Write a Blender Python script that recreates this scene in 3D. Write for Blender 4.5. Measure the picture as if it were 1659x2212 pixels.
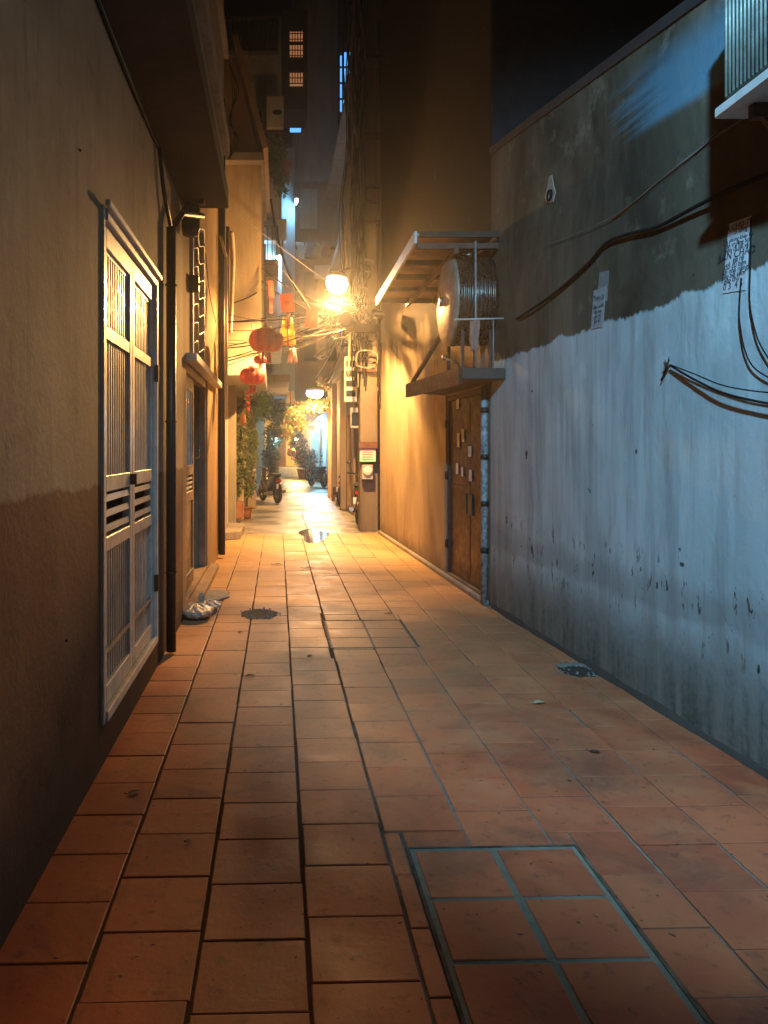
import bpy, math, random
from mathutils import Vector, Matrix
R = math.radians
rnd = random.Random(7)
for o in list(bpy.data.objects): bpy.data.objects.remove(o)
scn = bpy.context.scene
COL = scn.collection

# ------------------------------------------------------------------ camera
F, U0, V0, H = 1600.0, 600.0, 970.0, 1.5          # focal length and vanishing point in a 1659 x 2212 picture
cam_d = bpy.data.cameras.new('camera'); cam = bpy.data.objects.new('camera', cam_d); COL.objects.link(cam)
cam.location = (0, 0, H); cam.rotation_euler = (R(90), 0, 0)
cam_d.sensor_fit = 'VERTICAL'; cam_d.sensor_height = 36; cam_d.lens = 36 * F / 2212
cam_d.shift_x = (829.5 - U0) / 2212; cam_d.shift_y = -(1106 - V0) / 2212
cam_d.clip_start = 0.05; cam_d.clip_end = 500
scn.camera = cam
scn.render.resolution_x = 768; scn.render.resolution_y = 1024

# ------------------------------------------------------------------ night sky, exposure
w = bpy.data.worlds.new('World'); scn.world = w; w.use_nodes = True
nt = w.node_tree; bg = nt.nodes['Background']
sky = nt.nodes.new('ShaderNodeTexSky'); sky.sky_type = 'NISHITA'; sky.sun_disc = False
sky.sun_elevation = R(-4); sky.sun_rotation = R(200); sky.air_density = 1; sky.dust_density = 3
nt.links.new(sky.outputs[0], bg.inputs[0]); bg.inputs[1].default_value = 0.001
vs = scn.view_settings; vs.view_transform = 'Standard'; vs.look = 'None'; vs.exposure = 1.0; vs.gamma = 1.0
scn.cycles.max_bounces = 6; scn.cycles.diffuse_bounces = 4; scn.cycles.sample_clamp_indirect = 4

SODIUM = (1.0, 0.52, 0.16); COOL = (0.28, 0.63, 1.0); CYAN = (0.30, 0.72, 1.0)

def at(u, v, Y): return Vector(((u - U0) / F * Y, Y, H + (V0 - v) / F * Y))
def gr(u, v):
    Y = F * H / (v - V0); return Vector(((u - U0) / F * Y, Y, 0))

# ------------------------------------------------------------------ helpers
def tag(o, label=None, cat=None, group=None, kind=None):
    if label: o['label'] = label
    if cat: o['category'] = cat
    if group: o['group'] = group
    if kind: o['kind'] = kind
    return o
def thing(name, label, cat, loc=(0, 0, 0), rz=0.0, group=None):
    o = bpy.data.objects.new(name, None); COL.objects.link(o); o.empty_display_size = .1
    o.location = loc; o.rotation_euler = (0, 0, rz); return tag(o, label, cat, group)
def wmat(o):
    m = Matrix.Identity(4)
    while o is not None:
        m = Matrix.LocRotScale(o.location, o.rotation_euler, o.scale) @ m; o = o.parent
    return m

class MB:
    """collects shapes and builds one mesh object"""
    def __init__(s, xf=None): s.cuts = []; s.v = []; s.f = []; s.sm = []; s.xf = xf
    def add(s, vs_, fs, smooth=False):
        n = len(s.v); s.cuts.append(n); s.v += [tuple(p) for p in vs_]
        s.f += [tuple(i + n for i in f) for f in fs]; s.sm += [smooth] * len(fs); return s
    def box(s, x0, x1, y0, y1, z0, z1, ch=0.0):
        if x0 > x1: x0, x1 = x1, x0
        if y0 > y1: y0, y1 = y1, y0
        if z0 > z1: z0, z1 = z1, z0
        v = [(x, y, z) for z in (z0, z1) for y in (y0, y1) for x in (x0, x1)]
        return s.add(v, [(0, 2, 3, 1), (4, 5, 7, 6), (0, 1, 5, 4), (2, 6, 7, 3), (0, 4, 6, 2), (1, 3, 7, 5)])
    def obox(s, c, ax, ay, az):
        c, ax, ay, az = map(Vector, (c, ax, ay, az))
        v = [c + i * ax + j * ay + k * az for k in (-1, 1) for j in (-1, 1) for i in (-1, 1)]
        return s.add(v, [(0, 2, 3, 1), (4, 5, 7, 6), (0, 1, 5, 4), (2, 6, 7, 3), (0, 4, 6, 2), (1, 3, 7, 5)])
    def bar(s, a, b, w_, h_=None):
        a, b = Vector(a), Vector(b); d = b - a; L = d.length
        if L < 1e-6: return s
        d.normalize(); up = Vector((0, 0, 1)) if abs(d.z) < .95 else Vector((1, 0, 0))
        r = d.cross(up).normalized(); u = r.cross(d)
        return s.obox((a + b) / 2, r * w_ / 2, d * L / 2, u * (h_ or w_) / 2)
    def tube(s, pts, r, n=8, closed=False, taper=None):
        pts = [Vector(p) for p in pts]; rings = []; m = len(pts); base = len(s.v); vs_ = []
        ref = Vector((0.13, 0.31, 0.94)).normalized()
        for i, p in enumerate(pts):
            d = (pts[min(i + 1, m - 1)] - pts[max(i - 1, 0)])
            d = d.normalized() if d.length > 1e-9 else Vector((0, 0, 1))
            q = ref if abs(d.dot(ref)) < .97 else Vector((1, 0, 0))
            a = d.cross(q).normalized(); b = d.cross(a)
            rr = r if taper is None else r * (1 + (taper - 1) * i / (m - 1))
            for k in range(n):
                t = 2 * math.pi * k / n; vs_.append(p + a * rr * math.cos(t) + b * rr * math.sin(t))
        fs = []
        for i in range(m - 1):
            for k in range(n): fs.append((i * n + k, i * n + (k + 1) % n, (i + 1) * n + (k + 1) % n, (i + 1) * n + k))
        s.add(vs_, fs, True)
        nb = base
        s.f += [tuple(nb + k for k in reversed(range(n))), tuple(nb + (m - 1) * n + k for k in range(n))]; s.sm += [False, False]
        return s
    def lathe(s, prof, c=(0, 0, 0), n=24, axis='Z', lobes=0, lob=0.0):
        vs_ = []
        for r, h in prof:
            for k in range(n):
                t = 2 * math.pi * k / n; rr = r * (1 - lob * abs(math.cos(lobes * t / 2)) ** 6) if lobes else r
                x, y, z = rr * math.cos(t), rr * math.sin(t), h
                if axis == 'X': x, y, z = h, x, y
                if axis == 'Y': x, y, z = x, h, y
                vs_.append((c[0] + x, c[1] + y, c[2] + z))
        fs = [(i * n + k, i * n + (k + 1) % n, (i + 1) * n + (k + 1) % n, (i + 1) * n + k) for i in range(len(prof) - 1) for k in range(n)]
        base = len(s.v); s.add(vs_, fs, True)
        s.f += [tuple(base + k for k in reversed(range(n))), tuple(base + (len(prof) - 1) * n + k for k in range(n))]; s.sm += [False, False]
        return s
    def torus(s, c, R_, r, axis='X', n=24, m=8):
        vs_ = []; fs = []
        for i in range(n):
            a = 2 * math.pi * i / n
            for j in range(m):
                b = 2 * math.pi * j / m; q = R_ + r * math.cos(b); p = (q * math.cos(a), q * math.sin(a), r * math.sin(b))
                if axis == 'X': p = (p[2], p[0], p[1])
                if axis == 'Y': p = (p[0], p[2], p[1])
                vs_.append((c[0] + p[0], c[1] + p[1], c[2] + p[2]))
                fs.append((i * m + j, ((i + 1) % n) * m + j, ((i + 1) % n) * m + (j + 1) % m, i * m + (j + 1) % m))
        return s.add(vs_, fs, True)
    def prism(s, poly, z0, z1):
        n = len(poly); v = [(p[0], p[1], z0) for p in poly] + [(p[0], p[1], z1) for p in poly]
        return s.add(v, [tuple(reversed(range(n))), tuple(range(n, 2 * n))] + [(i, (i + 1) % n, n + (i + 1) % n, n + i) for i in range(n)])
    def yprism(s, poly, y0, y1):   # poly in (x, z)
        n = len(poly); v = [(p[0], y0, p[1]) for p in poly] + [(p[0], y1, p[1]) for p in poly]
        return s.add(v, [tuple(range(n)), tuple(reversed(range(n, 2 * n)))] + [(i, n + i, n + (i + 1) % n, (i + 1) % n) for i in range(n)])
    def xprism(s, poly, x0, x1):   # poly in (y, z)
        n = len(poly); v = [(x0, p[0], p[1]) for p in poly] + [(x1, p[0], p[1]) for p in poly]
        return s.add(v, [tuple(range(n)), tuple(reversed(range(n, 2 * n)))] + [(i, n + i, n + (i + 1) % n, (i + 1) % n) for i in range(n)])
    def wall(s, x0, x1, y0, y1, z0, z1, holes=(), step=99):
        """wall running along Y with rectangular holes (ya, yb, za, zb)"""
        ys = sorted({y0, y1, *[h[0] for h in holes], *[h[1] for h in holes]}); zs = sorted({z0, z1, *[h[2] for h in holes], *[h[3] for h in holes]})
        full = lambda a, b: 0 <= a < len(ys) - 1 and 0 <= b < len(zs) - 1 and not any(
            h[0] <= (ys[a] + ys[a + 1]) / 2 <= h[1] and h[2] <= (zs[b] + zs[b + 1]) / 2 <= h[3] for h in holes)
        for a in range(len(ys) - 1):
            for b in range(len(zs) - 1):
                if not full(a, b): continue
                ya, yb, za, zb = ys[a], ys[a + 1], zs[b], zs[b + 1]
                s.add([(x1, ya, za), (x1, yb, za), (x1, yb, zb), (x1, ya, zb)], [(0, 1, 2, 3)])
                s.add([(x0, ya, za), (x0, yb, za), (x0, yb, zb), (x0, ya, zb)], [(3, 2, 1, 0)])
                for cond, q in ((not full(a - 1, b), [(x0, ya, za), (x1, ya, za), (x1, ya, zb), (x0, ya, zb)]),
                                (not full(a + 1, b), [(x1, yb, za), (x0, yb, za), (x0, yb, zb), (x1, yb, zb)]),
                                (not full(a, b - 1), [(x0, ya, za), (x0, yb, za), (x1, yb, za), (x1, ya, za)]),
                                (not full(a, b + 1), [(x0, ya, zb), (x1, ya, zb), (x1, yb, zb), (x0, yb, zb)])):
                    if cond: s.add(q, [(0, 1, 2, 3)])
        return s
    def leaves(s, c, rad, n, size, droop=.3, hollow=.35, rg=rnd, aspect=.5):
        c = Vector(c)
        for _ in range(n):
            while True:
                p = Vector((rg.uniform(-1, 1), rg.uniform(-1, 1), rg.uniform(-1, 1)))
                if hollow < p.length < 1: break
            p = Vector((p.x * rad[0], p.y * rad[1], p.z * rad[2])) + c
            a = Vector((rg.gauss(0, 1), rg.gauss(0, 1), rg.gauss(0, 1) - droop)).normalized()
            b = a.cross(Vector((rg.gauss(0, 1), rg.gauss(0, 1), rg.gauss(0, 1)))).normalized()
            L = size * rg.uniform(.6, 1.3); n_ = a.cross(b) * L * .12
            s.add([p, p + a * L * .5 + b * L * aspect / 2 + n_, p + a * L, p + a * L * .5 - b * L * aspect / 2 + n_], [(0, 1, 2, 3)])
        return s
    def each(s, name, mat, parent=None, bevel=0.0):
        out = []; cuts = s.cuts + [len(s.v)]
        for a, b in zip(cuts, cuts[1:]):
            q = MB(s.xf); q.v = s.v[a:b]; k = [i for i, f in enumerate(s.f) if a <= f[0] < b]
            q.f = [tuple(j - a for j in s.f[i]) for i in k]; q.sm = [s.sm[i] for i in k]; out.append(q.build(name, mat, parent, bevel))
        return out
    def build(s, name, mat, parent=None, bevel=0.0, subs=1):
        vv = [s.xf(*p) for p in s.v] if s.xf else s.v
        if parent is not None:
            mi = wmat(parent).inverted(); vv = [tuple(mi @ Vector(p)) for p in vv]
        me = bpy.data.meshes.new(name); me.from_pydata([tuple(p) for p in vv], [], s.f); me.update()
        me.polygons.foreach_set('use_smooth', s.sm)
        me.materials.append(mat); o = bpy.data.objects.new(name, me); COL.objects.link(o)
        if parent is not None: o.parent = parent
        if bevel:
            b = o.modifiers.new('bevel', 'BEVEL'); b.width = bevel; b.segments = subs; b.limit_method = 'ANGLE'; b.angle_limit = R(40)
        return o
def struct(o): o['kind'] = 'structure'; return o
def copy_tree(o, parent=None):
    c = o.copy(); COL.objects.link(c); c.parent = parent
    for ch in [x for x in bpy.data.objects if x.parent == o]: copy_tree(ch, c)
    return c
def smooth_pts(pts, k=6):
    pts = [Vector(p) for p in pts]; out = []
    for i in range(len(pts) - 1):
        p0 = pts[max(i - 1, 0)]; p1 = pts[i]; p2 = pts[i + 1]; p3 = pts[min(i + 2, len(pts) - 1)]
        for j in range(k):
            t = j / k
            out.append(.5 * ((2 * p1) + (-p0 + p2) * t + (2 * p0 - 5 * p1 + 4 * p2 - p3) * t * t + (-p0 + 3 * p1 - 3 * p2 + p3) * t ** 3))
    return out + [pts[-1]]
def sag(a, b, d, n=14):
    a, b = Vector(a), Vector(b)
    return [a.lerp(b, i / n) - Vector((0, 0, d * 4 * (i / n) * (1 - i / n))) for i in range(n + 1)]
def text(name, body, size, mat, parent, M, ext=.0006, align='CENTER'):
    cu = bpy.data.curves.new(name, 'FONT'); cu.body = body; cu.size = size; cu.extrude = ext; cu.align_x = align; cu.resolution_u = 3
    t = bpy.data.objects.new(name, cu); COL.objects.link(t); bpy.context.view_layer.update()
    me = bpy.data.meshes.new_from_object(t.evaluated_get(bpy.context.evaluated_depsgraph_get()))
    bpy.data.objects.remove(t)
    me.transform(wmat(parent).inverted() @ M); me.materials.clear(); me.materials.append(mat)
    o = bpy.data.objects.new(name, me); COL.objects.link(o); o.parent = parent; return o

# ------------------------------------------------------------------ materials
MATS = {}
class N:
    def __init__(s, name):
        m = bpy.data.materials.new(name); m.use_nodes = True; s.m = m; s.t = m.node_tree; s.b = s.t.nodes['Principled BSDF']
    def n(s, typ, **k):
        x = s.t.nodes.new(typ)
        for a, b in k.items(): setattr(x, a, b)
        return x
    def l(s, a, b): s.t.links.new(a, b)
    def pos(s, scale=(1, 1, 1), world=True, loc=(0, 0, 0)):
        src = s.n('ShaderNodeNewGeometry').outputs['Position'] if world else s.n('ShaderNodeTexCoord').outputs['Object']
        mp = s.n('ShaderNodeMapping'); mp.inputs['Scale'].default_value = scale; mp.inputs['Location'].default_value = loc
        s.l(src, mp.inputs['Vector']); return mp.outputs[0]
    def noise(s, vec, scale=4, detail=6, rough=.6, dist=0):
        x = s.n('ShaderNodeTexNoise'); x.inputs['Scale'].default_value = scale; x.inputs['Detail'].default_value = detail
        x.inputs['Roughness'].default_value = rough; x.inputs['Distortion'].default_value = dist; s.l(vec, x.inputs['Vector']); return x.outputs['Fac']
    def ramp(s, fac, stops, interp='LINEAR'):
        r = s.n('ShaderNodeValToRGB'); r.color_ramp.interpolation = interp; e = r.color_ramp.elements
        while len(e) < len(stops): e.new(.5)
        for q, (p, c) in zip(e, stops):
            q.position = p; q.color = (c, c, c, 1) if not isinstance(c, tuple) else (*c, 1)
        s.l(fac, r.inputs[0]); return r.outputs[0]
    def mix(s, fac, a, b, mode='MIX'):
        x = s.n('ShaderNodeMix'); x.data_type = 'RGBA'; x.blend_type = mode
        for i, q in ((0, fac), (6, a), (7, b)):
            if hasattr(q, 'links'): s.l(q, x.inputs[i])
            else: x.inputs[i].default_value = q if i == 0 else (*q, 1)
        return x.outputs[2]
    def math(s, op, a, b=0.0, c=None):
        x = s.n('ShaderNodeMath'); x.operation = op
        for i, q in enumerate((a, b) if c is None else (a, b, c)):
            if hasattr(q, 'links'): s.l(q, x.inputs[i])
            else: x.inputs[i].default_value = q
        return x.outputs[0]
    def xyz(s):
        g = s.n('ShaderNodeNewGeometry'); q = s.n('ShaderNodeSeparateXYZ'); s.l(g.outputs['Position'], q.inputs[0]); return q.outputs
    def col(s, c):
        if hasattr(c, 'links'): s.l(c, s.b.inputs['Base Color'])
        else: s.b.inputs['Base Color'].default_value = (*c, 1)
        return s
    def rough(s, r):
        if hasattr(r, 'links'): s.l(r, s.b.inputs['Roughness'])
        else: s.b.inputs['Roughness'].default_value = r
        return s
    def bump(s, h, strength=.3, dist=.01):
        b = s.n('ShaderNodeBump'); b.inputs['Strength'].default_value = strength; b.inputs['Distance'].default_value = dist
        s.l(h, b.inputs['Height']); s.l(b.outputs[0], s.b.inputs['Normal']); return s
def paint(name, c, rough=.5, var=.25, scale=6, metal=0.0, bump=.15, streak=0.0, c2=None):
    if name in MATS: return MATS[name]
    n = N(name); v = n.pos(world=False)
    f = n.noise(v, scale, 8, .65)
    dark = c2 or tuple(q * (1 - var * 1.6) for q in c)
    col = n.mix(n.ramp(f, [(.32, 0.0), (.68, 1.0)]), dark, tuple(min(1, q * (1 + var * .4)) for q in c))
    if streak:
        st = n.noise(n.pos((9, 9, .7), world=False), 2.2, 6, .7)
        col = n.mix(n.ramp(st, [(.5, 0.0), (.72, streak)]), col, tuple(q * .35 for q in c))
    n.col(col); n.rough(n.ramp(n.noise(v, scale * 3, 4), [(.3, max(.05, rough - .15)), (.7, min(1, rough + .15))]))
    n.b.inputs['Metallic'].default_value = metal
    n.bump(n.noise(v, scale * 14, 4), bump, .004)
    MATS[name] = n.m; return n.m
def emit(name, c, s_, base=(.8, .8, .8)):
    if name in MATS: return MATS[name]
    n = N(name); n.col(base); n.b.inputs['Emission Color'].default_value = (*c, 1); n.b.inputs['Emission Strength'].default_value = s_
    MATS[name] = n.m; return n.m
def leafmat(name, c, c2):
    if name in MATS: return MATS[name]
    n = N(name); f = n.noise(n.pos(world=False), 9, 3)
    n.col(n.mix(n.ramp(f, [(.35, 0.0), (.65, 1.0)]), c, c2)).rough(.45)
    n.b.inputs['Specular IOR Level'].default_value = .4
    MATS[name] = n.m; return n.m

# plaster of the near left house: two paints, the lower one a brown dado
def m_left():
    n = N('tan_plaster_with_dado'); X, Y, Z = n.xyz()
    base = n.noise(n.pos(), 1.3, 8, .62); fine = n.noise(n.pos(), 26, 5, .7)
    up = n.mix(n.ramp(base, [(.3, 0.0), (.7, 1.0)]), (.25, .19, .13), (.40, .31, .22))
    up = n.mix(n.ramp(n.noise(n.pos((1, 1, 1.6), loc=(3, 3, 3)), 2.6, 9, .74, .8), [(.54, 0.0), (.66, .45)]), up, (.16, .13, .10)); up = n.mix(n.ramp(n.noise(n.pos(loc=(5, 3, 3)), 6, 8, .8, .5), [(.66, 0.0), (.70, .55)]), up, (.45, .41, .34))
    lo = n.mix(n.ramp(base, [(.3, 0.0), (.7, 1.0)]), (.13, .062, .038), (.20, .105, .065)); lo = n.mix(n.ramp(n.noise(n.pos((1, 1, 2), loc=(1, 4, 3)), 3, 9, .74, .8), [(.56, 0.0), (.68, .5)]), lo, (.055, .038, .028))
    edge = n.math('ADD', Z, n.math('MULTIPLY', n.math('SUBTRACT', n.noise(n.pos((1, 2, 2)), 2.4, 5), .5), .10))
    m = n.ramp(n.math('MULTIPLY', n.math('SUBTRACT', edge, 1.20), 4.0), [(.50, 0.0), (.58, 1.0)])
    c = n.mix(m, lo, up)
    st = n.noise(n.pos((5, 5, .5)), 2.0, 7, .7); c = n.mix(n.ramp(st, [(.52, 0.0), (.75, .55)]), c, (.12, .09, .07))
    darker = n.ramp(n.math('ADD', Z, n.math('MULTIPLY', n.noise(n.pos(), 3, 6), .35)), [(.28, .75), (.62, 0.0)])  # colour gets darker towards the floor
    c = n.mix(darker, c, (.045, .035, .028))
    n.b.inputs['Specular IOR Level'].default_value = .12; n.col(c).rough(.85).bump(n.math('ADD', n.math('MULTIPLY', base, 2.0), n.math('MULTIPLY', fine, .5)), .5, .012); return n.m
# right wall: bare mossy render above, whitewash below, damp foot
def m_right():
    n = N('whitewashed_render'); X, Y, Z = n.xyz()
    big = n.noise(n.pos((1, 1, .6)), 1.1, 9, .62, .4); fine = n.noise(n.pos(), 22, 6, .7)
    streak = n.noise(n.pos((1, 5, .45)), 1.7, 8, .68, .3); streak2 = n.noise(n.pos((1, 3.2, .22), loc=(3, 1, 4)), 2.2, 3, .5)
    up = n.mix(n.ramp(big, [(.36, 0.0), (.64, 1.0)]), (.040, .034, .022), (.15, .12, .078))
    up = n.mix(n.ramp(streak, [(.5, 0.0), (.72, .8)]), up, (.050, .052, .030))
    up = n.mix(n.ramp(n.noise(n.pos(loc=(7, 2, 2)), 3.2, 6, .7), [(.58, 0.0), (.70, .6)]), up, (.20, .175, .11))
    lo = n.mix(n.ramp(big, [(.3, 0.0), (.7, 1.0)]), (.38, .45, .43), (.54, .61, .58))
    lo = n.mix(n.ramp(streak2, [(.50, 0.0), (.54, .32)]), lo, (.30, .32, .31)); lo = n.mix(n.ramp(n.noise(n.pos((1, 1.6, .8), loc=(8, 2, 6)), 1.4, 9, .66, .5), [(.46, 0.0), (.64, .5)]), lo, (.30, .33, .31))
    lo = n.mix(n.ramp(streak, [(.47, 0.0), (.72, .6)]), lo, (.20, .195, .165))
    # the ragged upper edge of the whitewash
    wob = n.math('MULTIPLY', n.math('SUBTRACT', n.noise(n.pos((1, 1.3, .6)), 1.2, 10, .68), .5), .36)
    zz = n.math('ADD', Z, wob)
    m = n.ramp(n.math('SUBTRACT', zz, 1.80), [(.515, 0.0), (.535, 1.0)])
    c = n.mix(m, lo, up)
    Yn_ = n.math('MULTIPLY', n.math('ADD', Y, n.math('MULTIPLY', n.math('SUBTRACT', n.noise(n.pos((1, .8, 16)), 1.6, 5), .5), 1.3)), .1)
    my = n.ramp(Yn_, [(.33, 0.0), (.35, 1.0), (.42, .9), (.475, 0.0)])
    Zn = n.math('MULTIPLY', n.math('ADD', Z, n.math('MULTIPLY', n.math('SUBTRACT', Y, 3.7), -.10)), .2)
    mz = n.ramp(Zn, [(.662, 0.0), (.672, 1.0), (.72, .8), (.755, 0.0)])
    c = n.mix(n.math('MULTIPLY', n.math('MULTIPLY', my, mz), .6), c, (.10, .30, .42))  # bluish lamp reflection coloured into the upper wall as a streaky patch
    # second coat boundary and damp foot
    wob2 = n.math('MULTIPLY', n.math('SUBTRACT', n.noise(n.pos((1, 1.2, .8), loc=(2, 5, 1)), 1.5, 7, .65), .5), .42)
    z2 = n.math('ADD', Z, wob2)
    band = n.ramp(z2, [(.54, 0.0), (.60, .42), (.72, .42), (.82, 0.0)])
    c = n.mix(band, c, (.19, .19, .165))
    foot = n.ramp(z2, [(.0, .95), (.20, .85), (.36, .62), (.56, 0.0)])
    ft = n.mix(n.ramp(fine, [(.35, 0.0), (.65, 1.0)]), (.055, .052, .035), (.15, .138, .10))
    ft = n.mix(n.ramp(streak, [(.42, 0.0), (.62, .7)]), ft, (.25, .235, .19))
    c = n.mix(foot, c, ft)
    # flaked spots
    fl = n.noise(n.pos((1, 6, 2.2)), 2.3, 7, .75)
    zone = n.ramp(Z, [(.30, 0.0), (.62, 1.0), (.80, 1.0), (.95, .0)])
    fm = n.math('MULTIPLY', n.ramp(fl, [(.595, 0.0), (.61, 1.0)]), zone)
    c = n.mix(fm, c, (.09, .05, .03))
    sp = n.ramp(n.noise(n.pos(loc=(1, 8, 3)), 7, 3, .5), [(.735, 0.0), (.75, .9)])
    c = n.mix(sp, c, (.05, .045, .035))
    # hairline cracks
    vo = n.n('ShaderNodeTexVoronoi'); vo.feature = 'DISTANCE_TO_EDGE'; vo.inputs['Scale'].default_value = 1.6
    dv = n.n('ShaderNodeVectorMath'); dv.operation = 'ADD'; cn = n.n('ShaderNodeTexNoise'); cn.inputs['Scale'].default_value = 5; n.l(n.pos(), cn.inputs['Vector'])
    sc = n.n('ShaderNodeVectorMath'); sc.operation = 'SCALE'; sc.inputs['Scale'].default_value = .25; n.l(cn.outputs['Color'], sc.inputs[0])
    n.l(n.pos(), dv.inputs[0]); n.l(sc.outputs[0], dv.inputs[1]); n.l(dv.outputs[0], vo.inputs['Vector'])
    cr = n.math('MULTIPLY', n.ramp(vo.outputs['Distance'], [(.002, 1.0), (.006, 0.0)]), n.ramp(n.math('ADD', Z, n.noise(n.pos(), 1.2, 3)), [(.85, 1.0), (1.0, .0)]))
    c = n.mix(n.math('MULTIPLY', cr, .0), c, (.05, .045, .04))
    hgt = n.math('SUBTRACT', n.math('ADD', n.math('MULTIPLY', fine, .6), n.math('MULTIPLY', big, 1.6)), n.math('ADD', n.math('MULTIPLY', fm, 1.5), m))
    n.b.inputs['Specular IOR Level'].default_value = .08; n.col(c).rough(.9).bump(hgt, .55, .012); return n.m
def m_yellow():   # plaster of the tall right house
    n = N('stained_cream_plaster'); X, Y, Z = n.xyz()
    big = n.noise(n.pos((1, 1, .6)), 1.4, 9, .62, .3); fine = n.noise(n.pos(), 24, 6, .7); st = n.noise(n.pos((1, 6, .4)), 1.8, 8, .7)
    c = n.mix(n.ramp(big, [(.3, 0.0), (.7, 1.0)]), (.22, .165, .105), (.35, .27, .18))
    c = n.mix(n.ramp(st, [(.50, 0.0), (.72, .75)]), c, (.19, .135, .09))
    top = n.ramp(n.math('ADD', Z, n.math('MULTIPLY', n.noise(n.pos((1, 2, 1)), 2.0, 6), .9)), [(.55 * 5 / 5, 0.0), (1.0, 0.0)])
    upper_shade = n.ramp(n.math('MULTIPLY', n.math('ADD', Z, n.math('MULTIPLY', n.noise(n.pos((1, 1.4, .5)), 1.6, 6), 1.4)), .2), [(.66, 0.0), (.78, .96)])
    c = n.mix(upper_shade, c, (.008, .006, .005))  # upper wall coloured near black for the shade above the lamp
    foot = n.ramp(n.math('ADD', Z, n.math('MULTIPLY', n.noise(n.pos(), 4, 6), .5)), [(.25, .85), (.55, 0.0)])
    c = n.mix(foot, c, (.13, .10, .07))
    sp = n.ramp(n.noise(n.pos((1, 2, 1.2), loc=(1, 8, 3)), 5, 6, .7), [(.66, 0.0), (.69, .7)]); c = n.mix(sp, c, (.15, .10, .07))
    n.b.inputs['Specular IOR Level'].default_value = .08; n.col(c).rough(.9).bump(n.math('ADD', n.math('MULTIPLY', fine, .6), big), .5, .012); return n.m
def plaster(name, a, b, dirt=(.10, .08, .06), amt=.6):
    if name in MATS: return MATS[name]
    n = N(name); big = n.noise(n.pos((1, 1, .6)), 1.2, 8, .62); st = n.noise(n.pos((5, 5, .4)), 1.6, 7, .7)
    c = n.mix(n.ramp(big, [(.3, 0.0), (.7, 1.0)]), a, b); c = n.mix(n.ramp(st, [(.48, 0.0), (.74, amt)]), c, dirt)
    n.b.inputs['Specular IOR Level'].default_value = .08; n.col(c).rough(.9).bump(n.math('ADD', n.noise(n.pos(), 20, 5), big), .4, .012); MATS[name] = n.m; return n.m
def m_tile():
    n = N('terracotta_tile'); at_ = n.n('ShaderNodeAttribute'); at_.attribute_name = 'tone'
    big = n.noise(n.pos(), .9, 7, .6); fine = n.noise(n.pos(), 14, 7, .7); mid = n.noise(n.pos(loc=(4, 4, 0)), 3.5, 7, .65)
    c = n.mix(at_.outputs['Fac'], (.36, .072, .028), (.50, .125, .048))
    c = n.mix(n.ramp(mid, [(.42, 0.0), (.7, .55)]), c, (.50, .165, .062))
    c = n.mix(n.ramp(big, [(.45, 0.0), (.72, .5)]), c, (.14, .055, .032))
    c = n.mix(n.ramp(fine, [(.56, 0.0), (.70, .75)]), c, (.11, .045, .028))
    dt = n.noise(n.pos(loc=(9, 1, 0)), 1.7, 9, .72, .6); c = n.mix(n.ramp(dt, [(.50, 0.0), (.66, .55)]), c, (.10, .045, .03))
    sc = n.noise(n.pos((1, 7, 1), loc=(2, 7, 0)), 5, 8, .75, 1.2); c = n.mix(n.ramp(sc, [(.60, 0.0), (.70, .5)]), c, (.44, .19, .09))
    X, Y, Z = n.xyz(); far_gold = n.ramp(n.math('MULTIPLY', n.math('ADD', Y, n.math('MULTIPLY', mid, 3.0)), .05), [(.24, 0.0), (.52, .8)])
    c = n.mix(far_gold, c, (.44, .29, .13))  # far tiles tinted golden, imitating the lamplit stretch of floor
    sp = n.ramp(n.noise(n.pos(), 30, 2, .5), [(.70, 0.0), (.73, .85)]); c = n.mix(sp, c, (.045, .025, .018))
    n.b.inputs['Specular IOR Level'].default_value = .22; n.col(c).rough(n.ramp(mid, [(.3, .42), (.7, .68)])).bump(n.math('ADD', n.math('MULTIPLY', fine, .8), mid), .45, .006)
    return n.m
def m_grout():
    n = N('cement_grout'); f = n.noise(n.pos(), 1.3, 6, .6); g = n.noise(n.pos(), 30, 4, .7); X, Y, Z = n.xyz()
    m = n.ramp(n.math('ADD', n.math('MULTIPLY', X, .6), n.math('ADD', n.math('MULTIPLY', n.math('SUBTRACT', 4.2, Y), .10), n.math('MULTIPLY', n.math('SUBTRACT', f, .5), 1.0))), [(.28, 0.0), (.45, 1.0)])
    c = n.mix(m, (.085, .045, .026), (.20, .165, .125)); c = n.mix(n.ramp(g, [(.4, 0.0), (.7, .5)]), c, (.04, .03, .02))  # joint colour carries shadow on the left and cool light near right
    n.b.inputs['Specular IOR Level'].default_value = .05; n.col(c).rough(.95).bump(g, .4, .005); return n.m
def m_concrete(name, a, b, r0=.35, r1=.8):
    n = N(name); f = n.noise(n.pos(), 1.1, 8, .62); g = n.noise(n.pos(), 18, 6, .7)
    c = n.mix(n.ramp(f, [(.35, 0.0), (.65, 1.0)]), a, b); c = n.mix(n.ramp(g, [(.5, 0.0), (.75, .5)]), c, tuple(q * .4 for q in a))
    n.col(c).rough(n.ramp(f, [(.4, r0), (.6, r1)])).bump(g, .4, .008); return n.m

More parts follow.
